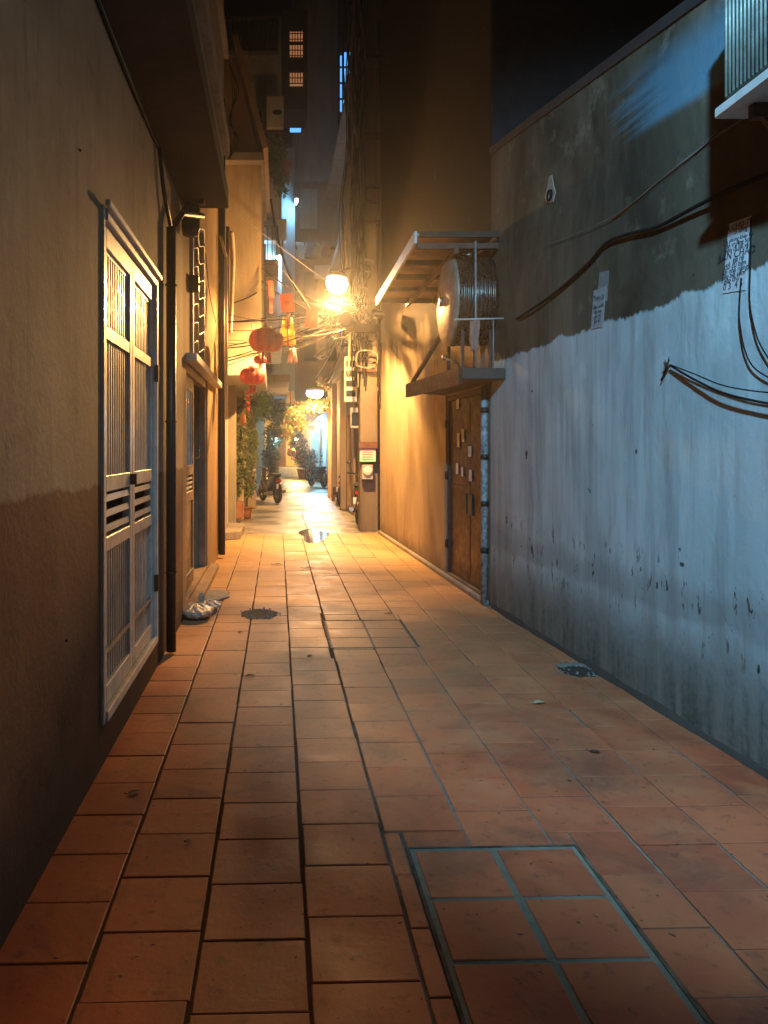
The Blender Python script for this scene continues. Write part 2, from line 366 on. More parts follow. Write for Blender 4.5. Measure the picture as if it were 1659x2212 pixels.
def translucent(m, c, f):
    t = m.node_tree; b = t.nodes['Principled BSDF']; out = t.nodes['Material Output']; tr = t.nodes.new('ShaderNodeBsdfTranslucent'); tr.inputs[0].default_value = (*c, 1)
    mx = t.nodes.new('ShaderNodeMixShader'); mx.inputs[0].default_value = f; t.links.new(b.outputs[0], mx.inputs[1]); t.links.new(tr.outputs[0], mx.inputs[2]); t.links.new(mx.outputs[0], out.inputs['Surface'])
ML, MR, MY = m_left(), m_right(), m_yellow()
WHITE = paint('chalky_white_paint', (.66, .61, .53), .42, .18, 9, streak=.35)
GREYSHEET = paint('grey_sheet_metal', (.34, .32, .29), .45, .2, 6, .3, streak=.3)
DARKMETAL = paint('dark_painted_metal', (.035, .028, .024), .45, .2, 8, .3)
RUST = paint('rusty_metal', (.12, .05, .03), .7, .4, 12, .4, c2=(.05, .025, .018))
BROWNWOOD = paint('brown_varnished_wood', (.17, .085, .045), .45, .25, 5, streak=.4)
CONC = plaster('raw_concrete', (.20, .17, .14), (.30, .27, .23))
CONCD = plaster('dark_concrete', (.055, .043, .034), (.09, .070, .055), amt=.5)
CABLE = paint('black_cable_sheath', (.010, .009, .009), .8, .2, 20); CABLE.node_tree.nodes['Principled BSDF'].inputs['Specular IOR Level'].default_value = .1
CABLEG = paint('dusty_cable_sheath', (.20, .17, .13), .6, .3, 20)
STEEL = paint('dull_stainless_steel', (.42, .40, .37), .26, .12, 3, .95, .05)
PLASTW = paint('yellowed_white_plastic', (.55, .52, .46), .45, .12, 5, streak=.25)
PAPER = paint('weathered_paper', (.55, .56, .54), .8, .12, 18)
INK = paint('printed_black_ink', (.03, .03, .04), .7, .1, 20)
INKRED = paint('printed_red_ink', (.42, .06, .04), .7, .1, 20)
INKGREEN = paint('printed_green_ink', (.03, .16, .07), .7, .1, 20)
INKORANGE = paint('printed_orange_ink', (.50, .22, .06), .7, .1, 20)
RUBBER = paint('black_rubber', (.018, .017, .016), .7, .2, 12)
GLASS = paint('dark_glass', (.02, .025, .03), .08, .1, 3)
TERRA = paint('terracotta_pot_clay', (.30, .11, .05), .75, .2, 7)
SOIL = paint('dry_soil', (.05, .035, .02), .95, .3, 20)
STEM = paint('brown_plant_stem', (.10, .07, .04), .8, .3, 15)
LEAFA = leafmat('olive_leaf', (.05, .07, .02), (.13, .15, .05))
LEAFB = leafmat('deep_green_leaf', (.025, .055, .018), (.06, .12, .04))
LEAFC = leafmat('pale_green_leaf', (.10, .16, .06), (.20, .26, .11))
LEAFR = leafmat('red_flower_petal', (.42, .06, .04), (.55, .20, .07))
REDCLOTH = paint('red_lantern_cloth', (.50, .035, .02), .55, .25, 40, bump=.5)
REDPAPER = paint('red_paper', (.60, .10, .04), .6, .15, 10)
translucent(REDPAPER, (.75, .16, .05), .55); translucent(LEAFC, (.25, .30, .08), .3); translucent(LEAFR, (.6, .12, .05), .35)
GOLD = paint('gold_trim', (.60, .38, .09), .4, .15, 10, .5)
YELLOWCLOTH = paint('yellow_cloth', (.70, .50, .12), .7, .15, 10); translucent(YELLOWCLOTH, (.8, .55, .12), .5)

# ------------------------------------------------------------------ ground
CX = [-.875 - .32 * k for k in range(3, 0, -1)] + [-.87, -.548, -.237, .09, .41, .73, 1.045, 1.36, 1.675, 1.99, 2.31, 2.63]
CROSS, YEND = .293, 13.15
covers = [(.39, 1.08, 5.58, 6.49), (.48, 1.135, 1.55, 2.79)]
def tile(vs_, fs, tn, x0, x1, y0, y1, g0, g1, z, tilt, sh):
    j = lambda: rnd.uniform(-.0026, .0026)
    ax, bx, ay, by = x0 + g0 + j(), x1 - g1 + j(), y0 + .0022 + abs(j()) * .5, y1 - .0022 - abs(j()) * .5; e = .0035; n = len(vs_)
    tx, ty = rnd.gauss(0, tilt), rnd.gauss(0, tilt)
    q = lambda x, y, zz: (x, y + sh * (x - .5), zz + (x - (ax + bx) / 2) * tx + (y - (ay + by) / 2) * ty)
    vs_ += [q(ax, ay, -.012), q(bx, ay, -.012), q(bx, by, -.012), q(ax, by, -.012), q(ax, ay, z - e * .5), q(bx, ay, z - e * .5), q(bx, by, z - e * .5), q(ax, by, z - e * .5),
            q(ax + e, ay + e, z), q(bx - e, ay + e, z), q(bx - e, by - e, z), q(ax + e, by - e, z)]
    fs += [(n, n + 1, n + 5, n + 4), (n + 1, n + 2, n + 6, n + 5), (n + 2, n + 3, n + 7, n + 6), (n + 3, n, n + 4, n + 7),
           (n + 4, n + 5, n + 9, n + 8), (n + 5, n + 6, n + 10, n + 9), (n + 6, n + 7, n + 11, n + 10), (n + 7, n + 4, n + 8, n + 11), (n + 8, n + 9, n + 10, n + 11)]
    t = min(1, max(0, rnd.gauss(.5, .28))); tn += [t] * 9
def tile_mesh(name, vs_, fs, tn, parent=None):
    if parent is not None:
        mi = wmat(parent).inverted(); vs_ = [tuple(mi @ Vector(p)) for p in vs_]
    me = bpy.data.meshes.new(name); me.from_pydata(vs_, [], fs); me.update()
    a = me.attributes.new('tone', 'FLOAT', 'FACE'); a.data.foreach_set('value', tn); me.materials.append(MT)
    o = bpy.data.objects.new(name, me); COL.objects.link(o); o.parent = parent; return o
MT, MG = m_tile(), m_grout()
vs_, fs, tn = [], [], []
phase = [rnd.random() for _ in CX]; phase[6] = (2.85 % CROSS) / CROSS
for c in range(len(CX) - 1):
    y = 1.0 - CROSS * (1 - phase[c]); x0, x1 = CX[c], CX[c + 1]
    while y < YEND:
        ya, yb = y, min(y + CROSS, YEND); y += CROSS
        segs = [(x0, x1)]
        for a, b, c0, c1 in covers:
            if yb > c0 and ya < c1 and x1 > a and x0 < b:
                A, B = max(a, x0), min(b, x1)
                segs = [(x0, A, ya, yb), (B, x1, ya, yb), (A, B, ya, min(yb, c0)), (A, B, max(ya, c1), yb)]
        for sg_ in segs:
            sa, sb, ya_, yb_ = sg_ if len(sg_) == 4 else (*sg_, ya, yb)
            if yb_ - ya_ > .025 and sb - sa > .03:
                wide = (.0065 if sa < .5 and ya < 9 else .0038) + rnd.uniform(-.001, .0015)
                tile(vs_, fs, tn, sa, sb, ya_, yb_, wide, wide, rnd.gauss(0, .0013), .0020, .03)
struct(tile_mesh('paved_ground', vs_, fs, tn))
g = MB(); g.add([(-2.2, -6, -.0055), (5, -6, -.0055), (5, YEND, -.0055), (-2.2, YEND, -.0055)], [(0, 1, 2, 3)]); struct(g.build('grout_bed', MG))
g = MB(); g.add([(-80, -60, -.06), (80, -60, -.06), (80, 140, -.06), (-80, 140, -.06)], [(0, 1, 2, 3)]); struct(g.build('ground', m_concrete('packed_earth', (.10, .08, .06), (.15, .12, .09))))
g = MB()
for (a, b, c, d) in ((-2, .55, YEND + .01, 17.5), (.556, 5, YEND + .01, 17.5), (-2, 5, 17.506, 24), (-2, 5, 24.006, 62)):
    g.box(a, b, c, d, -.05, rnd.uniform(-.004, .001))
struct(g.build('concrete_path', m_concrete('pale_worn_concrete', (.19, .165, .13), (.29, .255, .20), .28, .6), bevel=.004))
g = MB(); P = []
for k in range(72):
    a = 2 * math.pi * k / 72; r = 1 + .16 * math.sin(3 * a + 1) + .10 * math.sin(5 * a) + rnd.uniform(-.02, .02)
    P.append((.62 + .24 * r * math.cos(a), 12.9 + .95 * r * math.sin(a)))
g.prism(P, -.004, .0035); n_ = N('shallow_rainwater'); n_.col((.10, .075, .05)).rough(.04); struct(g.build('puddle', n_.m))

def cover(name, label, x0, x1, y0, y1, nx, ny, frame_mat, gw, sh=.03):
    t = thing(name, label, 'manhole cover', ((x0 + x1) / 2, (y0 + y1) / 2, 0))
    q = MB(lambda x, y, z: (x, y + sh * (x - .5), z)); b = .013
    q.box(x0, x0 + b, y0, y1, -.01, .0015); q.box(x1 - b, x1, y0, y1, -.01, .0015)
    q.box(x0 + b, x1 - b, y0, y0 + b * .6, -.01, .0015); q.box(x0 + b, x1 - b, y1 - b * .6, y1, -.01, .0015); q.build('frame', frame_mat, t)
    q = MB(lambda x, y, z: (x, y + sh * (x - .5), z)); q.box(x0 + b, x1 - b, y0 + b * .6, y1 - b * .6, -.011, -.003); q.build('grout', M_PALEGROUT, t)
    dx, dy = (x1 - x0 - 2 * b - .012) / nx, (y1 - y0 - 2 * b) / ny
    for i in range(nx):
        for k in range(ny):
            v2, f2, t2 = [], [], []
            tile(v2, f2, t2, x0 + b + .006 + i * dx, x0 + b + .006 + (i + 1) * dx, y0 + b * .6 + .004 + k * dy, y0 + b * .6 + .004 + (k + 1) * dy - gw, gw, gw, .0012, .001, sh)
            tile_mesh('tile', v2, f2, t2, t)
M_PALEGROUT = m_concrete('pale_cement', (.12, .105, .070), (.22, .195, .135), .7, .9)
M_IRONFRAME = paint('mud_filled_iron_frame', (.17, .11, .07), .9, .4, 9, 0, c2=(.03, .02, .014)); M_IRONFRAME.node_tree.nodes['Principled BSDF'].inputs['Specular IOR Level'].default_value = .1
cover('manhole_cover', 'tiled manhole cover with black rim, farther of the two, in the lit floor', .39, 1.08, 5.58, 6.49, 2, 3, M_IRONFRAME, .007)
cover('manhole_cover', 'tiled manhole cover with thick pale grout, nearest the viewer at the bottom', .48, 1.135, 1.55, 2.79, 2, 4, M_IRONFRAME, .013)

def blob_(c, s_):
    q = MB().lathe([(.001, -.004), (s_, -.003), (s_ * .9, .006), (.001, .008)], c, 10, 'X'); return q.v, q.f
# ------------------------------------------------------------------ left near house
LX = -.83
house = thing('house', 'tan plastered house on the near left with brown painted foot and white grille door', 'house', (LX, 1.5, 0))
w_ = MB().wall(LX - .25, LX, -5, 6.5, 0, 3.6, [(3.48, 5.0, .2, 2.65)]); w_.build('wall', ML, house)
MB().box(-2.5, -.43, -5, 6.46, 3.6, 3.75).build('balcony_slab', CONCD, house)
MB().box(-2.5, -.47, -5, 6.43, 3.75, 9.5).build('upper_wall', plaster('brown_plaster', (.16, .12, .09), (.24, .19, .14)), house)
for z0, z1, x in ((4.05, 4.2, -.42), (4.9, 5.0, -.43), (6.0, 6.2, -.40), (7.4, 7.5, -.43)):
    MB().box(-.468, x, -5, 6.45, z0, z1).each('moulding', CONC, house)
MB().box(-2.5, LX - .252, 6.2, 6.45, 0, 3.598).build('side_wall', CONC, house)
MB().box(-1.5, LX - .6, 3.2, 5.3, 0.0, 2.9).build('back_room', CONCD, house)
# white grille door
def grille_door(parent):
    y0, y1, z0, z1 = 3.48, 5.0, .2, 2.65; xf = LX + .004
    d = thing('grille_door', None, None, (LX, y0, z0)); d.parent = parent; d.location = Vector((LX, y0, z0)) - parent.location
    q = MB(); q.box(xf - .07, xf + .010, y0, y0 + .028, z0, z1); q.box(xf - .07, xf + .02, y1 - .045, y1, z0, z1)
    q.box(xf - .07, xf + .02, y0 + .045, y1 - .045, z1 - .06, z1); q.box(xf - .07, xf + .02, y0 + .045, y1 - .045, z0, z0 + .05)
    q.box(xf + .02, xf + .045, y0 - .02, y1 + .02, z1 - .012, z1 + .018)
    q.build('door_frame', WHITE, d, .003)
    ym = (y0 + y1) / 2
    for a, b in ((y0 + .05, ym - .003), (ym + .003, y1 - .05)):
        q = MB(); x0, x1 = xf - .05, xf - .005; s = .065
        q.box(x0, x1, a, a + s, z0 + .055, z1 - .065); q.box(x0, x1, b - s, b, z0 + .055, z1 - .065)
        for za, zb in ((z0 + .055, z0 + .15), (1.0, 1.07), (1.29, 1.37), (z1 - .17, z1 - .065)): q.box(x0, x1, a + s, b - s, za, zb)
        lf = q.build('door_leaf', WHITE, d, .004)
        q = MB(); nb = 11; step = (b - a - 2 * s) / nb
        for k in range(nb):
            yy = a + s + (k + .5) * step
            q.box(x0 + .012, x0 + .028, yy - .008, yy + .008, 1.37, z1 - .19)
            q.box(x0 + .012, x0 + .028, yy - .008, yy + .008, z0 + .15, 1.0)
        q.box(x0 + .008, x0 + .030, a + s, b - s, z1 - .19, z1 - .17)
        q.build('bars', WHITE, lf)
        q = MB()
        q.box(x0 + .030, x0 + .042, a + s, b - s, 2.04, 2.10); q.box(x0 + .030, x0 + .042, a + s, b - s, .50, .525); q.each('cross_rail', GREYSHEET, lf)
        q = MB()
        for k in range(3): q.obox((xf - .028, (a + b) / 2, 1.105 + k * .075), (.016, 0, .004), (0, (b - a) / 2 - s, 0), (-.003, 0, .016))
        q.each('louvre', WHITE, lf)
        # corrugated sheet behind the bars
        q = MB(); pts = []; m = 60
        for k in range(m + 1):
            yy = a + s + (b - a - 2 * s) * k / m; pts.append((x0 - .006 + .006 * math.sin(k * 1.35), yy))
        for za, zb in ((1.37, 2.30), (z0 + .15, 1.0)):
            v = [(x, y, z) for z in (za, zb) for x, y in pts]; q.add(v, [(k, k + 1, m + 2 + k, m + 1 + k) for k in range(m)], True)
        q.build('corrugated_sheet', GREYSHEET, lf)
    q = MB()
    for z in (.55, 1.95): q.box(xf + .0, xf + .03, y1 - .055, y1 - .03, z, z + .11)
    q.each('hinge', RUST, d); q = MB(); q.box(xf - .004, xf + .03, ym - .07, ym - .05, 1.30, 1.36); q.build('latch', RUST, d)
grille_door(house)
MB().box(LX - .35, LX - .255, 3.3, 5.2, .15, 2.8).build('inner_shutter', DARKMETAL, house)

p = thing('drain_pipe', 'dark downpipe forking under the balcony slab, beside the white grille door', 'pipe', (LX + .05, 5.45, 0))
MB().tube([(LX + .05, 5.42, .02), (LX + .05, 5.42, 3.12)], .036, 12).build('pipe', DARKMETAL, p)
q = MB().tube([(LX + .05, 5.42, 3.11), (LX + .03, 5.2, 3.3), (LX + .02, 5.05, 3.56)], .015, 8).tube([(LX + .05, 5.42, 3.11), (LX + .09, 5.75, 3.33), (LX + .2, 6.2, 3.45)], .024, 8); q.each('branch', DARKMETAL, p)
q = MB()
for z in (.6, 1.7, 2.7): q.torus((LX + .05, 5.42, z), .040, .006, 'Z', 16, 6)
q.each('clip', RUST, p)
c = MB().tube(smooth_pts([(LX + .012, 5.05, 3.56), (LX + .012, 4.0, 3.52), (LX + .012, 2.5, 3.55), (LX + .012, .3, 3.5)]), .010, 6).build('cable', CABLE); tag(c, 'thin dark cable running under the balcony along the near left wall', 'cable')
v_ = thing('water_heater', 'rounded dark box hung under the end of the left balcony slab', 'water heater', (-.72, 6.2, 3.2))
MB().lathe([(.02, -.12), (.07, -.10), (.08, -.03), (.08, .12), (.06, .17), (.03, .18)], (-.74, 6.3, 3.42), 18).build('tank', DARKMETAL, v_)
MB().box(-.80, -.62, 6.22, 6.28, 3.56, 3.60).each('bracket', RUST, v_)

# ------------------------------------------------------------------ second left house
h2 = thing('house', 'narrow ochre house behind the tan one with a wood door and barred window above', 'house', (LX, 8.3, 0))
OCH = plaster('ochre_plaster', (.28, .19, .11), (.40, .28, .17), (.15, .095, .055))
MB().wall(LX - .25, LX, 6.502, 10.25, 0, 6.4, [(6.72, 8.75, .12, 2.30), (7.05, 8.12, 2.42, 3.85), (7.2, 8.6, 4.4, 5.6)]).build('wall', OCH, h2)
MB().box(-3, LX - .252, 10.0, 10.25, 0, 6.39).build('side_wall', OCH, h2)
MB().box(-1.6, LX - .252, 6.6, 6.62, 0, 6.3).build('inner_wall', CONCD, h2); MB().box(-1.62, -1.6, 6.6, 9.9, 0, 6.3).build('back_wall', CONCD, h2)
MB().box(LX - .02, LX + .10, 6.68, 9.75, 2.30, 2.37).build('lintel', WHITE, h2, .004)
MB().box(LX - .25, LX + .10, 6.66, 9.2, 0, .08).build('door_step', OCH, h2, .01)
OWOOD = paint('ochre_wood', (.26, .155, .08), .5, .3, 5, streak=.4)
d = thing('door', None, None); d.parent = h2; d.location = Vector((LX, 6.75, .12)) - h2.location
q = MB(); q.box(LX - .10, LX - .02, 6.72, 6.79, .12, 2.30); q.box(LX - .10, LX - .02, 8.68, 8.75, .12, 2.30); q.box(LX - .10, LX - .02, 6.79, 8.68, 2.22, 2.30); q.build('door_frame', OWOOD, d, .004)
def leaf(a, b, opened):
    q = MB(); x0, x1 = LX - .085, LX - .045
    q.box(x0, x1, a, a + .09, .14, 2.21); q.box(x0, x1, b - .09, b, .14, 2.21)
    for za, zb in ((.14, .28), (.98, 1.08), (1.24, 1.34), (2.08, 2.21)): q.box(x0, x1, a + .09, b - .09, za, zb)
    lf = q.build('door_leaf', OWOOD, d, .004)
    MB().box(x0 + .012, x0 + .024, a + .09, b - .09, .28, .98).build('panel', OWOOD, lf)
    MB().box(x0 + .012, x0 + .020, a + .09, b - .09, 1.34, 2.08).build('pane', GLASS, lf)
    q = MB()
    for k in range(5):
        yy = a + .09 + (b - a - .18) * (k + .5) / 5; q.box(x0 + .026, x0 + .038, yy - .006, yy + .006, 1.34, 2.08)
    for k in range(3): q.box(x0 + .02, x0 + .034, a + .09, b - .09, 1.105 + k * .045, 1.125 + k * .045)
    q.build('bars', WHITE, lf); return lf
leaf(6.80, 7.72, 0)
MB().box(LX - .2, LX - .15, 7.9, 8.66, .13, 2.21).build('inner_door', DARKMETAL, d); MB().tube([(LX - .04, 7.66, 1.4), (LX + .02, 7.66, 1.41), (LX + .02, 7.66, 1.55)], .008, 6).build('handle', STEEL, d)
wi = thing('barred_window', None, None); wi.parent = h2; wi.location = Vector((LX, 7.05, 2.42)) - h2.location
MB().box(LX - .16, LX - .14, 7.05, 8.12, 2.42, 3.85).build('pane', GLASS, wi)
q = MB()
for k in range(9): q.tube([(LX + .015, 7.09 + k * .124, 2.44), (LX + .015, 7.09 + k * .124, 3.83)], .007, 6)
for k in range(8):
    z = 2.5 + k * .18; q.tube(smooth_pts([(LX + .02, 7.05, z), (LX + .05, 7.2, z + .05), (LX + .03, 7.5, z - .02), (LX + .05, 7.8, z + .05), (LX + .02, 8.12, z)], 3), .008, 6)
q.build('grille', WHITE, wi)
q = MB(); q.box(LX - .02, LX + .03, 7.02, 7.05, 2.40, 3.87); q.box(LX - .02, LX + .03, 8.12, 8.15, 2.40, 3.87); q.build('window_frame', WHITE, wi)
p = MB().tube([(LX + .06, 10.18, .05), (LX + .06, 10.18, 6.3)], .05, 10).build('drain_pipe', DARKMETAL); tag(p, 'thick dark downpipe at the far corner of the ochre house', 'pipe')
p = MB().tube([(LX + .13, 10.05, 1.9), (LX + .13, 10.05, 4.1)], .022, 8).tube([(LX + .13, 10.05, 4.1), (LX + .05, 10.1, 4.4)], .022, 8).build('water_pipe', PLASTW); tag(p, 'thin pale water pipe beside the thick dark downpipe', 'pipe')
c = MB().tube(smooth_pts([(LX + .02, 8.3, 3.7), (LX + .02, 8.8, 3.35), (LX + .02, 9.7, 3.15)]), .005, 5).build('cable', CABLE); tag(c, 'hair thin wire slanting down the ochre pillar', 'cable')
box_ = thing('alarm_box', 'small black box fixed to the edge of the barred window', 'box', (LX + .02, 7.0, 3.05))
MB().box(LX, LX + .09, 6.93, 7.03, 2.98, 3.13).build('case', DARKMETAL, box_, .006); MB().lathe([(.012, 0), (.012, .02)], (LX + .09, 6.98, 3.05), 10, 'X').build('lens', GLASS, box_)

for (y, z, s__) in ((3.1, 2.75, .006), (2.9, .75, .006)): MB().add(*blob_((LX, y, z), s__)).build('fixing_plug', SOIL, house)
# litter by the step
t = thing('rubbish_bag', 'crumpled pale plastic bag of rubbish by the step of the wood door', 'rubbish bag', gr(425, 1340))
def blob(c, r, seed, flat=1.0, n=22, m=14, amp=.22):
    rg = random.Random(seed); ph = [(rg.uniform(2, 7), rg.uniform(2, 7), rg.uniform(0, 6), rg.uniform(0, 6)) for _ in range(7)]; vs2 = []; f2 = []
    for i in range(m + 1):
        th = math.pi * i / m
        for k in range(n):
            a = 2 * math.pi * k / n; s = 1 + amp * sum(abs(math.sin(p_[0] * a + p_[2])) * math.sin(p_[1] * th + p_[3]) for p_ in ph) / 3
            z = max(-.92, math.cos(th)) * s
            vs2.append((c[0] + r[0] * s * math.sin(th) * math.cos(a), c[1] + r[1] * s * math.sin(th) * math.sin(a), c[2] + r[2] * z))
    f2 = [(i * n + k, (i + 1) * n + k, (i + 1) * n + (k + 1) % n, i * n + (k + 1) % n) for i in range(m) for k in range(n)]
    return vs2, f2
b = gr(425, 1335); PLB = paint('crinkled_clear_plastic', (.45, .34, .24), .28, .35, 18, bump=.8)
MB().add(*blob((b.x, b.y, .065), (.13, .16, .075), 3), smooth=False).build('bag', PLB, t)
MB().add(*blob((b.x + .07, b.y + .27, .05), (.12, .13, .055), 5), smooth=False).build('bag', PLB, t)
MB().add(*blob((b.x + .03, b.y + .12, .15), (.03, .03, .05), 8, n=10, m=6), smooth=False).each('knot', PLB, t)
b = gr(460, 1288); q = MB(); P = []
for k in range(22):
    a = 2 * math.pi * k / 22; r = 1 + rnd.uniform(-.12, .12); P.append((b.x + .17 * r * math.cos(a), b.y + .27 * r * math.sin(a)))
q.prism(P, .003, .02); tag(q.build('cement_patch', CONC), 'flat brown cement patch on the floor beyond the rubbish bag', 'cement patch')
# broken drain hole, leaves, debris
def hole(label, u, v, rx, ry, cat='drain hole', seed=1, rimmat=None):
    b = gr(u, v); rg = random.Random(seed); t = thing('drain_hole', label, cat, b); P = []
    for k in range(26):
        a = 2 * math.pi * k / 26; r = 1 + rg.uniform(-.09, .09); P.append((b.x + rx * r * math.cos(a), b.y + ry * r * math.sin(a)))
    MB().prism(P, -.004, .0042).build('sunken_dirt', SOIL if rimmat is None else rimmat, t)
    q = MB()
    for k in range(70):
        a = rg.uniform(0, 6.28); r = rg.uniform(.5, 1.25); s = rg.uniform(.003, .010)
        q.add(*blob((b.x + rx * r * math.cos(a), b.y + ry * r * math.sin(a), .004 + s * .4), (s, s, s * .6), k, n=6, m=4))
    q.build('grit', CONC, t)['kind'] = 'stuff'
hole('black silted drain hole in the floor right of the rubbish bag', 560, 1327, .17, .20)
hole('dirt filled hole with pale cement rim at the foot of the right wall', 1250, 1448, .14, .15, seed=4)
b = gr(1262, 1456); q = MB()
for k in range(9):
    a = .4 + k * .22; q.add(*blob((b.x + .17 * math.cos(a), b.y + .2 * math.sin(a), .004), (.03, .04, .010), k, n=8, m=5))
tag(q.build('cement_patch', M_PALEGROUT), 'lumpy arc of pale cement around the hole by the right wall', 'cement patch')
def fallen_leaf(label, u, v, s, mat, rz, seed):
    b = gr(u, v); rg = random.Random(seed); q = MB(); m = 8; vs2 = []
    for i in range(m + 1):
        t_ = i / m; wd = math.sin(math.pi * t_) ** .8 * .28
        for k in (-1, 0, 1): vs2.append(((t_ - .5) * s, k * wd * s, .006 + .10 * s * t_ * (1 - t_) * 2 + abs(k) * .12 * s * wd + rg.uniform(0, .01 * s)))
    f2 = [(i * 3 + k, (i + 1) * 3 + k, (i + 1) * 3 + k + 1, i * 3 + k + 1) for i in range(m) for k in (0, 1)]
    c_, s_ = math.cos(rz), math.sin(rz)
    q.add([(b.x + x * c_ - y * s_, b.y + x * s_ + y * c_, z) for x, y, z in vs2], f2)
    q.tube([(b.x - s * .5 * c_, b.y - s * .5 * s_, .008), (b.x - s * .75 * c_, b.y - s * .75 * s_, .014)], .0025, 5)
    tag(q.build('fallen_leaf', mat), label, 'leaf')
DRY = paint('dry_brown_leaf', (.07, .04, .02), .7, .3, 20); PALE = paint('pale_dry_leaf', (.42, .34, .18), .7, .2, 20)
fallen_leaf('pale dry leaf lying on the reddish floor near the right wall', 1165, 1520, .085, PALE, .3, 1)
fallen_leaf('dark curled leaf on the floor right of the lit centre column', 670, 1418, .06, DRY, 1.1, 2)
fallen_leaf('dark leaf lying on the left side below the silted drain hole', 540, 1462, .08, DRY, .2, 3)
fallen_leaf('dark leaf nearest the bottom left, on a shaded tile', 290, 1715, .06, DRY, .5, 4)
fallen_leaf('small dark leaf on the brightest part of the floor', 600, 1220, .12, DRY, .1, 5)
fallen_leaf('small dark leaf right of centre on the bright floor', 668, 1228, .14, DRY, 0, 6)
fallen_leaf('thin dark leaf on the floor toward the right wall', 1285, 1626, .055, DRY, -.5, 7)
fallen_leaf('dark leaf scrap above the farther manhole cover', 842, 1327, .07, DRY, .3, 8)
fallen_leaf('tiny dark leaf scrap on the near left floor', 408, 1819, .03, DRY, .8, 9)
fallen_leaf('tiny leaf scrap left of the drain hole leaf', 520, 1367, .05, DRY, .9, 10)

# ------------------------------------------------------------------ right wall and tall right house
def xr(y): return 2.03 + (7.06 - y) * .057
def xs(y): return 2.03 - (y - 7.06) * .0315
def XR(x, y, z): return (xr(y) + x, y, z)
def XS(x, y, z): return (xs(y) + x, y, z)
def wpt(u, v, off=.0):       # a point on the near right wall
    k = (u - U0) / F; y = (2.03 + 7.06 * .057 + off) / (k + .057); return Vector((k * y, y, H + (V0 - v) / F * y))
q = MB(XR); Yn = [-5, -2, 0, 1, 2, 3, 4, 5, 6, 7.058]; ht = lambda y: 3.55 + max(0, min(1, (y - 2) / 5)) * .75
v2 = []; 
for y in Yn: v2 += [(0, y, 0), (0, y, ht(y)), (.3, y, ht(y)), (.3, y, 0)]
f2 = []
for i in range(len(Yn) - 1):
    for k in range(4): f2.append((i * 4 + k, i * 4 + (k + 1) % 4, (i + 1) * 4 + (k + 1) % 4, (i + 1) * 4 + k))
f2 += [(3, 2, 1, 0), tuple(len(v2) - 4 + k for k in range(4))]
gw = thing('boundary_wall', 'long high boundary wall along the right, whitewashed low down and mossy above', 'wall', (2.3, 2, 0))
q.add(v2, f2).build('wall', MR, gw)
q = MB(XR)
for i in range(len(Yn) - 1):
    a, b = Yn[i], Yn[i + 1]; q.add([(-.012, a, ht(a)), (-.012, b, ht(b)), (.35, b, ht(b)), (.35, a, ht(a)), (-.012, a, ht(a) + .07), (-.012, b, ht(b) + .07), (.35, b, ht(b) + .07), (.35, a, ht(a) + .07)],
         [(0, 1, 2, 3), (7, 6, 5, 4), (0, 4, 5, 1), (1, 5, 6, 2), (2, 6, 7, 3), (3, 7, 4, 0)])
q.build('coping', paint('night_dark_wall', (.014, .012, .011), .8, .3, 3), gw)  # coping coloured near black so lamplight hardly shows on it
# a moulding line that steps up along the wall
q = MB(); q.tube([wpt(1320, 478, -.004), wpt(1450, 370, -.004), wpt(1560, 285, -.004), wpt(1640, 235, -.004)], .006, 6); q.build('trim_line', CONC, gw)
# foot crust
q = MB(XR); ys_ = [-3 + .07 * k for k in range(144)]; v2 = []
for y in ys_:
    wd = .012 + .018 * abs(math.sin(y * 1.7) * math.sin(y * 4.1)) + rnd.uniform(0, .006); v2 += [(-wd, y, -.003), (-wd * .6, y, .010 + wd * .4), (.004, y, .022 + wd * .9)]
q.add(v2, [(3 * i_ + k, 3 * i_ + k + 1, 3 * i_ + k + 4, 3 * i_ + k + 3) for i_ in range(len(ys_) - 1) for k in (0, 1)], True)
q.build('crumbled_foot', CONCD, gw)

h3 = thing('house', 'tall stained cream house on the right with a rusty brown door under a ledge', 'house', (2, 10, 0))
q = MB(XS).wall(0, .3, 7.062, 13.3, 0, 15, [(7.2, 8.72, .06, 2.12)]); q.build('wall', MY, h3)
MB().box(2.036, 8, 7.03, 7.35, 0, 15).build('gable_wall', paint('night_dark_wall', (.014, .012, .011), .8, .3, 3), h3); MB().box(1.84, 8, 13.0, 13.302, 0, 15).build('gable_wall', MY, h3)  # near gable coloured near black to pass for an unlit night side
MB(XS).box(.31, .5, 7.35, 8.9, 0, 2.4).build('inner_wall', CONCD, h3)
MB(XS).box(-.06, .0, 7.1, 13.2, 0, .05).build('foot_kerb', CONC, h3, .01)
# rusty double door
DOORB = paint('rusty_brown_door_paint', (.085, .045, .032), .5, .35, 4, .3, streak=.5)
d = thing('door', None, None); d.parent = h3; d.location = Vector((2, 7.2, 0)) - h3.location
q = MB(XS); q.box(.02, .10, 7.2, 7.25, .06, 2.12); q.box(.02, .10, 8.67, 8.72, .06, 2.12); q.box(.02, .10, 7.25, 8.67, 2.06, 2.12); q.build('door_frame', RUST, d)
for a, b in ((7.255, 7.95), (7.96, 8.665)):
    lf = MB(XS).box(.05, .075, a, b, .07, 2.055).build('door_leaf', DOORB, d)
    q = MB(XS)
    for ya, yb, za, zb in ((a, b, .07, .13), (a, b, 2.0, 2.055), (a, a + .05, .13, 2.0), (b - .05, b, .13, 2.0), (a + .05, b - .05, 1.05, 1.10)): q.box(.044, .05, ya, yb, za, zb)
    q.each('rail', DOORB, lf)
q = MB(XS); q.box(.030, .049, 7.78, 7.93, .80, 1.02); q.each('dark_opening', GLASS, d)
